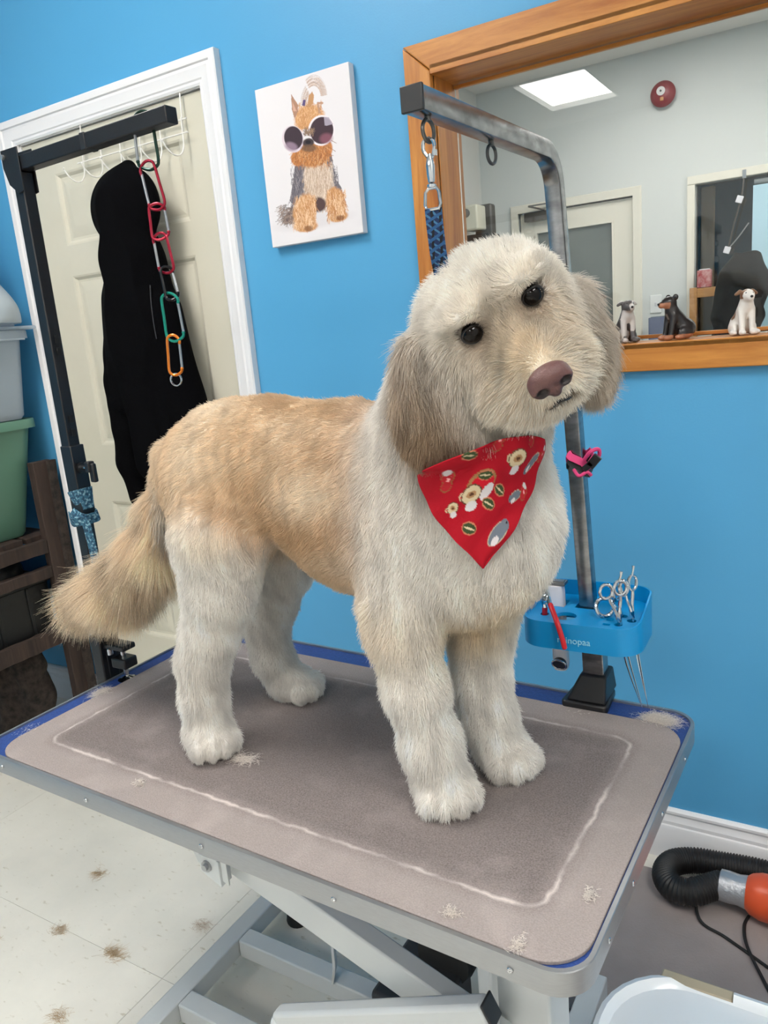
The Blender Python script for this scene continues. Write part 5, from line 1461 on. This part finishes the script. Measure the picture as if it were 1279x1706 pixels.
def paw(c, d, w=.040):
    d = np.array([d[0], d[1], 0.]); d /= np.linalg.norm(d); s = np.array([-d[1], d[0], 0.]); up = np.array([0, 0, 1.])
    R = np.stack([d, s, up]); c = np.array(c, float)
    S.ell(c + d * .004 + up * .004, (.044, w, .027), R, .02)
    for i, (a, b) in enumerate(((.034, -.031), (.045, -.0105), (.045, .0115), (.034, .032))):
        S.ell(c + d * a + s * b * (w / .04) - up * .004, (.019, .0115, .0195), R, .003)
paw((1.950, -.897, TB + .026), (.62, -.78), .040)
paw((1.995, -.786, TB + .026), (.80, -.60), .038)
paw((1.522, -.927, TB + .026), (.86, -.50), .038)
paw((1.540, -.722, TB + .026), (.98, .10), .036)
# tail
TAILP = [(1.435, -.83, 1.165), (1.395, -.832, 1.085), (1.352, -.834, 1.000), (1.262, -.836, .935), (1.150, -.838, .890)]
S.chain(TAILP, [.036, .024, .019, .016, .010], .02)
# neck
S.chain([(1.955, -.845, 1.145), (2.005, -.872, 1.235), (2.040, -.902, 1.315)], [.105, .090, .074], .05)
# head
def he(c, r, k=.02, mode='add'): S.ell(hp_(*c), r, HR, k, mode)
he((0, -.012, -.004), (.080, .080, .055))
he((0, .030, .010), (.064, .040, .034), .025)
for s in (-1, 1):
    he((s * .040, .022, -.035), (.036, .046, .042), .025)
    he((s * .024, .062, -.064), (.034, .044, .030), .02)
    he((s * .040, .054, .040), (.028, .019, .010), .010)
he((0, .092, -.056), (.039, .050, .034), .02)
he((0, .120, -.052), (.031, .024, .027), .015)
S.cap(hp_(0, .05, -.004), hp_(0, .130, -.030), .024, .0155, .015)
he((0, .090, .022), (.020, .022, .013), .014, 'sub')
he((0, .078, -.076), (.035, .048, .020), .015)
for s in (-1, 1):
    he((s * .033, .092, .013), (.026, .030, .0165), .014, 'sub')
# ears: flat lobes hanging down
e_r = np.array([.858, .507, -.087]); e_n = np.array([.45, -.88, .10])
def earlobe(pts):
    e_r2 = np.cross(np.array([0, 0, 1.]), e_n); e_r2 /= np.linalg.norm(e_r2)
    nn = np.cross(e_r2, np.array([0, 0, 1.]))
    for c, r, tilt in pts:
        t = math.radians(tilt); z = np.array([0, 0, 1.])
        a = e_r2 * math.cos(t) + z * math.sin(t); b = -e_r2 * math.sin(t) + z * math.cos(t)
        S.ell(c, r, np.stack([a, nn, b]), .018)
EAR1 = [((1.997, -.965, 1.305), (.027, .020, .034), 0), ((2.003, -.974, 1.268), (.034, .018, .038), 0), ((2.015, -.978, 1.236), (.040, .016, .036), 8), ((2.031, -.973, 1.216), (.042, .015, .026), 10)]
EAR2 = [((2.145, -.862, 1.352), (.022, .030, .034), 0), ((2.160, -.862, 1.315), (.024, .030, .040), 0), ((2.165, -.864, 1.288), (.022, .028, .030), 0)]
earlobe(EAR1); earlobe(EAR2)
V, F = S.mesh(2, .4)
V[:, 2] = np.maximum(V[:, 2], TB)
T3 = np.concatenate([F[:, [0, 1, 2]], F[:, [0, 2, 3]]])

# ---- coat fields: every strand blends the settings of the guides around it
# a, b, radius, length, comb direction, lift, density, colour key
g_ = []
def G(a, b, r, L, comb, lift, dens, c): g_.append((np.array(a, float), np.array(b, float), r, L, np.array(comb, float) / np.linalg.norm(comb), lift, dens, c))
WH, CR, TN, DT, GY_, YL, ER = [np.array(srgb(*q)) for q in ((241, 237, 231), (237, 223, 202), (222, 198, 167), (188, 151, 112), (206, 204, 200), (230, 212, 180), (152, 124, 93))]
WH2 = np.array(srgb(243, 238, 229))
G((1.47, -.83, 1.14), (1.47, -.83, 1.14), .09, .014, (-.7, 0, -.7), .45, 1, CR * .45 + TN * .55)
G((1.56, -.83, 1.15), (1.70, -.83, 1.15), .10, .013, (-.75, 0, -.6), .38, 1, TN)
G((1.74, -.83, 1.12), (1.83, -.83, 1.11), .115, .013, (-.8, 0, -.5), .36, 1, TN * .45 + DT * .55)
G((1.80, -.83, 1.00), (1.70, -.83, 1.04), .05, .014, (-.6, 0, -.7), .4, 1, TN * .7 + YL * .3)
G((1.93, -.835, 1.10), (1.99, -.84, 1.05), .12, .017, (-.3, 0, -.9), .5, 1, WH)
G((2.03, -.86, .98), (1.99, -.86, .95), .06, .020, (0, 0, -1), .45, 1, YL * .75 + TN * .25)
G((1.90, -.92, .95), (1.895, -.92, .94), .045, .020, (-.4, 0, -.8), .6, 1, CR)
for p, c in (([(1.93, -.91, 1.02), (1.922, -.92, .86), (1.955, -.926, .73)], GY_), ([(1.985, -.79, .96), (1.972, -.798, .83), (2.0, -.806, .73)], WH),
             ([(1.59, -.92, 1.03), (1.56, -.922, .93), (1.512, -.926, .80), (1.52, -.93, .73)], WH), ([(1.585, -.75, 1.0), (1.52, -.73, .86), (1.53, -.722, .73)], WH)):
    for i in range(len(p) - 1): G(p[i], p[i + 1], .045, .017, (0, 0, -1), .46, 1.2, c if c is not GY_ else WH)
G((1.475, -.925, .87), (1.472, -.925, .80), .03, .026, (-.2, 0, -1), .5, 1.2, TN * .5 + CR * .5)
for q in ((1.960, -.910, .70), (2.012, -.792, .70), (1.535, -.935, .70), (1.555, -.722, .70)): G(q, q, .035, .0085, (.3, -.3, -1), .40, 1.8, WH)
for i in range(4):
    a, b = np.array(TAILP[i]), np.array(TAILP[i + 1]); d = b - a; d /= np.linalg.norm(d)
    G(a + (b - a) * .15, b, .020, (.045, .085, .110, .105)[i], d * (1.2 if i > 1 else .8) + np.array([-.15, 0, -.30]) * (.5 + .5 * i), (.62, .60, .55, .42)[i], (2, 4.5, 6, 6)[i], CR * .35 + TN * .65)
G((1.97, -.86, 1.19), (2.03, -.895, 1.29), .085, .018, (-.2, 0, -.9), .5, 1, WH)
H_ = len(g_)
G(hp_(0, -.03, .03), hp_(0, .01, .03), .07, .019, -HF * .3 + HU * .2 + np.array([0, 0, -.2]), .72, 1.3, WH2)
for s in (-1, 1):
    G(hp_(s * .060, .0, -.01), hp_(s * .055, .01, -.03), .04, .018, np.array([0, 0, -1.]) + HX * s * .3, .5, 1.3, WH2)
    G(hp_(s * .040, .055, .044), hp_(s * .026, .060, .042), .018, .008, HX * s * .5 + HU * .9 - HF * .3, .45, 1.8, WH2)
    G(hp_(s * .036, .062, -.006), hp_(s * .040, .062, -.012), .012, .009, HX * s * .9 - HF * .3 - HU * .5, .3, 1.5, CR * .6 + ER * .4)
    G(hp_(s * .045, .055, -.07), hp_(s * .028, .095, -.07), .035, .038, HX * s * .7 - HU * .8 - HF * .35, .32, 1.8, WH2 * .85 + YL * .15)
G(hp_(0, .055, .018), hp_(0, .075, .000), .018, .010, HU * .8 - HF * .3, .4, 3.0, CR * .5 + ER * .5)
G(hp_(0, .092, -.010), hp_(0, .125, -.022), .018, .012, HU * .8 - HF * .7, .35, 3.2, YL * .8 + ER * .2)
G(hp_(0, .135, -.060), hp_(0, .110, -.085), .025, .016, -HU * .9 - HF * .3, .4, 1.6, WH2)
G(hp_(0, .05, -.09), hp_(0, .08, -.095), .02, .018, -HU * .7 - HF * .6, .45, 1.2, CR)
for i, (c, r, t) in enumerate(EAR1): G(c, c, .028, (.045, .040, .028, .020)[i], (0.02, 0, -1), .15, 2.4, ER * .9)
for c, r, t in EAR2: G(c, c, .028, .040, (0.0, 0, -1), .16, 2.0, ER * .8 + GY_ * .2)
A_ = np.array([q[0] for q in g_]); B_ = np.array([q[1] for q in g_]); Rg = np.array([q[2] for q in g_])
Lg = np.array([q[3] for q in g_]); Cg = np.array([q[4] for q in g_]); Fg = np.array([q[5] for q in g_]); Dg = np.array([q[6] for q in g_]); Kg = np.array([q[7] for q in g_])
def fields(P):
    W = np.zeros((len(P), len(g_)))
    for i in range(len(g_)):
        ba = B_[i] - A_[i]
        t = np.clip(((P - A_[i]) @ ba) / max(ba @ ba, 1e-9), 0, 1)
        d = np.linalg.norm(P - A_[i] - t[:, None] * ba, axis=1) - Rg[i]
        W[:, i] = d
    W = W = W - W.min(1, keepdims=True)
    W2 = np.exp(-W / .018); W2 /= W2.sum(1, keepdims=True)
    W = np.exp(-W / .009); W /= W.sum(1, keepdims=True)
    return W @ Lg, W @ Cg, W @ Fg, W @ Dg, W2 @ Kg
NOSE = hp_(.002, .146, -.033)
EYES = [hp_(s * .0365, .060, .0148) for s in (-1, 1)]
def coat_colour(P, K):
    x, y, z = P.T
    K = K.copy()
    n1 = vnoise(P * np.array([.8, 1, .8]) + np.stack([z * .5, y * 0, -x * .3], 1), 48, 1); n2 = vnoise(P, 20, 2)
    body = (x > 1.38) & (x < 1.93)
    # patches of deeper tan over the saddle, paler between
    w = np.clip((n1 * .6 + n2 * .6), -1, 1)[:, None] * .85
    sad = (np.clip((x - 1.44) / .08, 0, 1) * np.clip((1.885 - x) / .04, 0, 1) * np.clip((z - 1.0) / .06, 0, 1))[:, None]
    K = K * (1 - sad * np.clip(w, 0, 1)) + DT * sad * np.clip(w, 0, 1)
    K = K * (1 - sad * np.clip(-w, 0, 1)) + CR * sad * np.clip(-w, 0, 1)
    wr = (np.clip((1.445 - x) / .03, 0, 1) * np.clip((1.13 - z) / .06, 0, 1) * (x > 1.40))[:, None]
    K = K * (1 - wr * .7) + WH * wr * .7
    th = ((x < 1.70) & (x > 1.42)) * np.clip((1.075 - z) / .06, 0, 1) * np.clip((np.abs(y + .83) - .03) / .03, 0, 1)
    K = K * (1 - th[:, None] * .8) + WH * th[:, None] * .8
    q = toloc(P); hd = np.linalg.norm(q * np.array([1, .8, 1]), axis=1) < .13
    for s in (-1, 1):     # tawny rims about the eyes
        d = np.linalg.norm((q - np.array([s * .0345, .066, .010])) * np.array([1, .5, 1]), axis=1)
        e = np.clip((.026 - d) / .014, 0, 1)[:, None] * .65
        K = K * (1 - e) + np.array(srgb(158, 134, 110)) * e
        d = np.linalg.norm(q - np.array([s * .0365, .060, .0146]), axis=1)
        e = np.clip((.0160 - d) / .003, 0, 1)[:, None] * .8
        K = K * (1 - e) + np.array(srgb(40, 28, 24)) * e
    m = np.clip((.020 - np.linalg.norm((q - np.array([0.006, .148, -.062])) * np.array([.75, .8, 3.4]), axis=1)) / .006, 0, 1)[:, None] * .85
    K = K * (1 - m) + np.array(srgb(52, 40, 38)) * m
    return K
Lv, Cv, Fv_, Dv, Kv = fields(V)
skin_c = np.clip(coat_colour(V, Kv) * .80, 0, 1)
body = npmesh('body', V, F, mat_attr('dog_skin', .9, 'Col', .1), dog, skin_c)

# eyes, nose, mouth, claws
M_eye = mat('dark_wet_eye', srgb(12, 8, 7), .02, spec=.22)
M_lid = mat('black_eyelid', srgb(24, 20, 20), .35)
for s in (-1, 1):
    c = hp_(s * .0365, .0605, .0146)
    e = MB().ell(c, (.0112,) * 3, nu=28, nv=20).build('eye', M_eye, dog)
    lid = []
    for k in range(26):
        a = 2 * PI * k / 26
        lid.append(Vector(c + HX * .0112 * math.cos(a) * 1.0 + HU * .0088 * math.sin(a) + HF * (.0056 - .003 * abs(math.cos(a)))))
    MB().tube(lid, .0017, 7, closed=True, up=tuple(HF)).build('eyelid', M_lid, e)
N = SDF(NOSE - .04, NOSE + .04, .0013)
def ne(x, f, u, r, k=.004, mode='add'): N.ell(NOSE + HX * x + HF * f + HU * u, r, HR, k, mode)
ne(0, -.002, .002, (.0205, .012, .0135), .004); ne(0, .003, .006, (.016, .010, .009), .005)
for s in (-1, 1):
    ne(s * .0115, .003, -.003, (.0092, .0085, .0085), .004)
    ne(s * .0115, .0125, -.004, (.0058, .008, .0050), .002, 'sub'); ne(s * .0175, .010, -.0065, (.005, .006, .0026), .002, 'sub')
ne(0, .004, -.010, (.006, .006, .007), .004)
ne(0, .014, -.008, (.0009, .006, .010), .001, 'sub')
Vn, Fn = N.mesh(1, .4)
qn = (Vn - NOSE) @ HR.T
cn = np.zeros((len(Vn), 3)) + np.array(srgb(98, 66, 63))
dk = np.clip((.0078 - np.sqrt((np.abs(qn[:, 0]) - .0118) ** 2 + ((qn[:, 2] + .0045) * 1.15) ** 2)) / .0025, 0, 1)[:, None]  # shade inside the nostrils painted into the colour, lower nose darkened too
dk = np.maximum(dk, .45 * np.clip((-.006 - qn[:, 2]) / .004, 0, 1)[:, None])
cn = cn * (1 - dk * .9) + np.array(srgb(16, 11, 12)) * dk * .9
Vn = NOSE + ((Vn - NOSE) @ HR.T * np.array([1.12, 1, 1.06])) @ HR
npmesh('nose', Vn, Fn, mat_attr('liver_nose', .38, 'Col', .5, bump=(900, .35)), dog, cn)
mo = MB()
mo.tube(smooth_path([Vector(hp_(-.020, .126, -.071)), Vector(hp_(-.010, .140, -.066)), Vector(hp_(.001, .146, -.060)), Vector(hp_(.012, .141, -.066)), Vector(hp_(.024, .126, -.070))], 5), .0022, 8)
mo.build('lips', M_lid, dog)

# ---- bandana, a red printed triangle of cloth lying on the chest
bv = BVHTree.FromPolygons([tuple(v) for v in V], [tuple(f) for f in F])
TLc, TRc, TIP = np.array([1.997, -.985, 1.182]), np.array([2.156, -.905, 1.205]), np.array([2.072, -.972, 1.062])
AX0, AX1 = np.array([1.96, -.845, 1.03]), np.array([2.015, -.875, 1.235])       # inner axis of chest and neck
NB = 110
gs = np.linspace(0, 1, NB)
Pb = np.zeros((NB, NB, 3)); UVb = np.zeros((NB, NB, 2))
for i, t in enumerate(gs):                # t: 0 at the neckline, 1 at the tip
    hw = (1 - t ** 1.7) * .5 + .012 * (1 - t) + .004
    for j, s in enumerate(gs):
        a = .5 + (s - .5) * 2 * hw
        topp = TLc + (TRc - TLc) * a + np.array([0, 0, .024]) * math.sin(PI * a) * 1.0
        p = topp + (TIP - (TLc + TRc) / 2 - np.array([0, 0, .024])) * t
        h = min(1, max(0, (p[2] - AX0[2]) / (AX1[2] - AX0[2])))
        inner = AX0 + (AX1 - AX0) * h
        d = p - inner; d[2] *= .25; d /= np.linalg.norm(d)
        hit_ = bv.ray_cast(Vector(inner + d * .4), Vector(-d), .5)
        q = np.array(hit_[0]) if hit_[0] is not None else p
        Pb[i, j] = q + d * (.020 + .0026 * math.sin(s * 11 + t * 6) * (1 - t) + .0020 * math.sin(t * 19 + s * 7) + .0022 * math.sin(s * 23 - t * 12) * max(0, 1 - t * 2.5))
        UVb[i, j] = (a, t)
for _ in range(7):                       # let the cloth bridge the hollows
    Pb[1:-1, 1:-1] = (Pb[1:-1, 1:-1] * 2 + Pb[:-2, 1:-1] + Pb[2:, 1:-1] + Pb[1:-1, :-2] + Pb[1:-1, 2:]) / 6
Pf = Pb.reshape(-1, 3); uv = UVb.reshape(-1, 2)
RED = np.array(srgb(162, 10, 30))
Cb = np.zeros((len(Pf), 3)) + RED
bx_ = uv[:, 0] * .20; by_ = uv[:, 1] * .135          # metres on the cloth
def el(cx, cy, rx, ry, ang, c):
    t = math.radians(ang); x = bx_ - cx; y = by_ - cy
    u = (x * math.cos(t) + y * math.sin(t)) / rx; v = (-x * math.sin(t) + y * math.cos(t)) / ry
    m = u * u + v * v < 1
    Cb[m] = srgb(*c)
CRM, OL, GRN, GRY2, WT = (206, 188, 154), (140, 84, 52), (58, 72, 42), (104, 112, 124), (206, 200, 202)
def stocking(x, y, a=0, k=1.0):
    el(x, y, .0095 * k, .0075 * k, a, OL); el(x - .003 * k, y + .009 * k, .0085 * k, .0065 * k, a + 10, OL)
    el(x, y, .0082 * k, .0064 * k, a, (176, 34, 44)); el(x - .003 * k, y + .009 * k, .0072 * k, .0052 * k, a + 10, (176, 34, 44))
    el(x + .001 * k, y - .006 * k, .0062 * k, .0040 * k, a, WT); el(x, y + .003 * k, .0022 * k, .0022 * k, 0, (240, 170, 170))
def mug(x, y, k=1.0, a=-8):
    el(x - .011 * k, y - .001 * k, .0042 * k, .0042 * k, a, CRM); el(x - .011 * k, y - .001 * k, .0024 * k, .0024 * k, a, (190, 20, 40))
    el(x, y, .0125 * k, .0095 * k, a, (92, 60, 44)); el(x, y, .0112 * k, .0082 * k, a, CRM); el(x, y, .006 * k, .0036 * k, a, (170, 130, 92)); el(x, y, .003 * k, .0016 * k, a, (90, 58, 40))
    el(x + .001 * k, y + .0115 * k, .0074 * k, .0048 * k, a, WT)
def mouse(x, y, a, k=1.0):
    el(x, y, .0145 * k, .0068 * k, a, (176, 160, 140)); el(x, y, .0132 * k, .0056 * k, a, GRY2)
    t = math.radians(a); el(x + .011 * k * math.cos(t), y + .011 * k * math.sin(t), .0052 * k, .0048 * k, a, GRY2); el(x + .014 * k * math.cos(t), y + .014 * k * math.sin(t), .001 * k, .001 * k, 0, (30, 30, 34))
    el(x - .004 * k, y + .006 * k, .0052 * k, .003 * k, a, WT)
def leaf(x, y, a, k=1.0):
    el(x, y, .0105 * k, .0060 * k, a, (190, 120, 90)); el(x, y, .0092 * k, .0047 * k, a, GRN); el(x, y, .008 * k, .0009 * k, a, CRM)
stocking(.040, .020, 8); stocking(.100, -.002, 0, .9)
el(.083, .042, .019, .015, -20, (150, 110, 70)); el(.084, .044, .0165, .0125, -20, (196, 20, 40)); leaf(.088, .033, 10, .9); mug(.072, .050, 1.15, 4); el(.093, .052, .0068, .0105, 40, WT)
leaf(.113, .054, 35); leaf(.098, .066, 30)
mug(.128, .022, 1.05, -4); mouse(.168, .026, 140, 1.1); mouse(.143, .062, 160, .8); stocking(.160, .055, 20, .7)
leaf(.072, .086, 25, 1.1); mouse(.118, .100, -35, 1.25); mug(.046, .056, .7, 30); stocking(.150, -.001, -30, .8); leaf(.066, .004, 20, .8); stocking(.190, .012, 0, .7)
edge = (uv[:, 1] < .03)
ii = np.arange(NB * NB).reshape(NB, NB)
Fb = np.stack([ii[:-1, :-1].ravel(), ii[:-1, 1:].ravel(), ii[1:, 1:].ravel(), ii[1:, :-1].ravel()], 1)
M_ban = mat_attr('printed_red_cotton', .75, 'Col', .2, bump=(700, .2))
ban = npmesh('bandana', Pf, Fb, M_ban, dog, Cb)
ban['label'] = 'red bandana printed with mugs, stockings, leaves and mice'
so = ban.modifiers.new('thick', 'SOLIDIFY'); so.thickness = .0012; so.offset = -1
# the rolled neck band of the bandana
nb = []
nc0 = np.array([2.014, -.878, 1.218]); na = np.array([.30, -.22, .93]); na /= np.linalg.norm(na)
e1 = np.cross(na, [0, 1, 0.]); e1 /= np.linalg.norm(e1); e2 = np.cross(na, e1)
for k in range(40):
    a = 2 * PI * k / 40; d = e1 * math.cos(a) + e2 * math.sin(a)
    hit_ = bv.ray_cast(Vector(nc0), Vector(d), .3)
    rr_ = min(hit_[3] if hit_[0] is not None else .1, .100) - .004
    nb.append(nc0 + d * rr_)
nb = np.array(nb)
for _ in range(6): nb = (np.roll(nb, 1, 0) + 2 * nb + np.roll(nb, -1, 0)) / 4
# dropped at the front so it meets the triangle
bo_ = MB().sweep([Vector(p) for p in nb], [(-.006, -.009), (.004, -.010), (.007, 0), (.004, .010), (-.006, .009)], closed=True, up=tuple(na)).build('neck_band', mat('red_cotton', srgb(180, 16, 36), .75), ban)

# ---- the coat
def sample(n_target, mask_fn=None):
    P3 = V[T3]
    Nn = np.cross(P3[:, 1] - P3[:, 0], P3[:, 2] - P3[:, 0]); ar = np.linalg.norm(Nn, axis=1) / 2
    Nn /= np.maximum(ar[:, None] * 2, 1e-12)
    c = P3.mean(1)
    w = ar * Dv[T3].mean(1)
    q = toloc(c)
    face = (np.linalg.norm((q - np.array([0, .07, -.02])), axis=1) < .11)
    w = w * np.where(face, 1.5, 1.0)
    w[c[:, 2] < TB + .002] = 0
    w /= w.sum()
    ti = rng.choice(len(T3), n_target, p=w)
    a, b = rng.random(n_target), rng.random(n_target)
    m = a + b > 1; a[m], b[m] = 1 - a[m], 1 - b[m]
    Pp = P3[ti, 0] * (1 - a - b)[:, None] + P3[ti, 1] * a[:, None] + P3[ti, 2] * b[:, None]
    # smooth normals
    VN = np.zeros_like(V)
    for k in range(3): 
        for ax in range(3): VN[:, ax] += np.bincount(T3[:, k], Nn[:, ax] * ar, len(V))
    VN /= np.maximum(np.linalg.norm(VN, axis=1, keepdims=True), 1e-12)
    Nr = VN[T3[ti, 0]] * (1 - a - b)[:, None] + VN[T3[ti, 1]] * a[:, None] + VN[T3[ti, 2]] * b[:, None]
    Nr /= np.linalg.norm(Nr, axis=1, keepdims=True)
    return Pp, Nr
NH = 330000
P0, N0 = sample(NH)
L, Cc, Lf, _, Kc = fields(P0)
q = toloc(P0)
keep = np.ones(NH, bool)
for s in (-1, 1):
    d = np.linalg.norm(q - np.array([s * .0365, .063, .0146]), axis=1)
    keep &= d > .0128
    L = L * np.clip(.30 + .70 * (d - .0135) / .022, .25, 1)
qn = (P0 - NOSE) @ HR.T
dn = np.sqrt((qn[:, 0] / .021) ** 2 + (qn[:, 1] / .018) ** 2 + (qn[:, 2] / .0165) ** 2)
keep &= dn > 1.0
L = L * np.clip(.3 + .7 * (dn - 1) / 1.6, .3, 1)
dm = np.linalg.norm((q - np.array([.002, .142, -.062])) * np.array([.5, 1, 1.6]), axis=1)
L = L * np.clip(.3 + .7 * (dm - .004) / .010, .3, 1)
# under the bandana the coat is pressed flat
bvb = BVHTree.FromPolygons([tuple(p) for p in Pf[::1]], [tuple(f) for f in Fb])
near = np.where((P0[:, 0] > 1.93) & (P0[:, 2] > 1.02) & (P0[:, 2] < 1.26) & (np.abs(N0[:, 2]) < .95))[0]
pressed = np.zeros(NH)
for i in near:
    h_ = bvb.ray_cast(Vector(P0[i]), Vector(N0[i]), .05)
    if h_[0] is not None: pressed[i] = 1; L[i] = min(L[i], .010)
L = L * rng.uniform(.72, 1.12, NH)
Cn = Cc / np.maximum(np.linalg.norm(Cc, axis=1, keepdims=True), 1e-6)
# muzzle hair fans away from the nose
mz = np.clip((.085 - np.linalg.norm(P0 - NOSE, axis=1)) / .04, 0, 1)[:, None] * (dn[:, None] > 0)
fan = P0 - (NOSE + HU * .014); fan /= np.linalg.norm(fan, axis=1, keepdims=True)
Cn = Cn * (1 - mz) + (fan + np.array([0, 0, -.25])) * mz
# locks: low-frequency swirls of the comb direction
sw1 = np.stack([vnoise(P0, 90, 20 + k) for k in range(3)], 1); sw2 = np.stack([vnoise(P0, 260, 30 + k) for k in range(3)], 1)
lgk = np.clip((TB + .30 - P0[:, 2]) / .06, 0, 1)[:, None]
Ct = Cn + (sw1 * .38 + sw2 * .22) * (1 - .6 * lgk)
Ct -= N0 * (Ct * N0).sum(1, keepdims=True)
Ct /= np.maximum(np.linalg.norm(Ct, axis=1, keepdims=True), 1e-6)
lf = np.clip(Lf + rng.normal(0, .06, NH) + .10 * vnoise(P0, 180, 40) * (1 - .75 * lgk[:, 0]), .06, .9)
lf = np.where(pressed > 0, .08, lf)[:, None]
D0 = N0 * lf + Ct * (1 - lf); D0 /= np.linalg.norm(D0, axis=1, keepdims=True)
K_ = 5
long_ = np.clip((L - .025) / .03, 0, 1)[:, None]
Gd = np.array([0, 0, -1.])
Pts = np.zeros((NH, K_, 3)); Pts[:, 0] = P0 - N0 * .0006
Dd = D0.copy()
rnd = rng.normal(0, .10, (NH, 3))
for k in range(1, K_):
    Dd = Dd + Ct * .14 + rnd * .5 + Gd * (.05 + .10 * long_)
    Dd /= np.linalg.norm(Dd, axis=1, keepdims=True)
    Pts[:, k] = Pts[:, k - 1] + Dd * (L / (K_ - 1))[:, None]
Pts[:, :, 2] = np.maximum(Pts[:, :, 2], TB + .0006)
for s in (-1, 1):        # the groomer clears the hair from in front of the eyes
    ql = toloc(Pts.reshape(-1, 3)).reshape(NH, K_, 3) - np.array([s * .0365, .0605, .0146])
    keep &= ~(((ql[..., 0] ** 2 + (ql[..., 2] * 1.08) ** 2) < .0108 ** 2) & (ql[..., 1] > -.004)).any(1)
Kc = coat_colour(P0, Kc)
streak = vnoise(P0 * np.array([1, 1, .25]), 420, 50)[:, None] * .10 + vnoise(P0 * np.array([1, 1, .3]), 150, 51)[:, None] * .08
ear = np.clip((L - .03) / .02, 0, 1)[:, None]
Kc = Kc * (1 + streak * (1 + 2.4 * ear)) * rng.uniform(.92, 1.06, (NH, 1))
rt = ear * np.clip(vnoise(P0, 200, 60), 0, 1)[:, None] * .5
Kc = Kc * (1 - rt) + CR * rt
fz = np.clip((.10 - np.linalg.norm(P0 - NOSE, axis=1)) / .05, 0, 1)[:, None]      # mixed tawny strands over the muzzle
fz = fz * (rng.random((NH, 1)) < .5 + .5 * vnoise(P0, 330, 71)[:, None]) * .26
Kc = Kc * (1 - fz) + np.array(srgb(196, 168, 130)) * fz
Kc = np.clip(Kc, 0, .93)
rad_ = np.where(L > .03, .00030, .00034)
fur = hair_object('fur', Pts[keep], rad_[keep], Kc[keep], dog, .22, hair_mat('dog_fur'))
fur['kind'] = 'stuff'
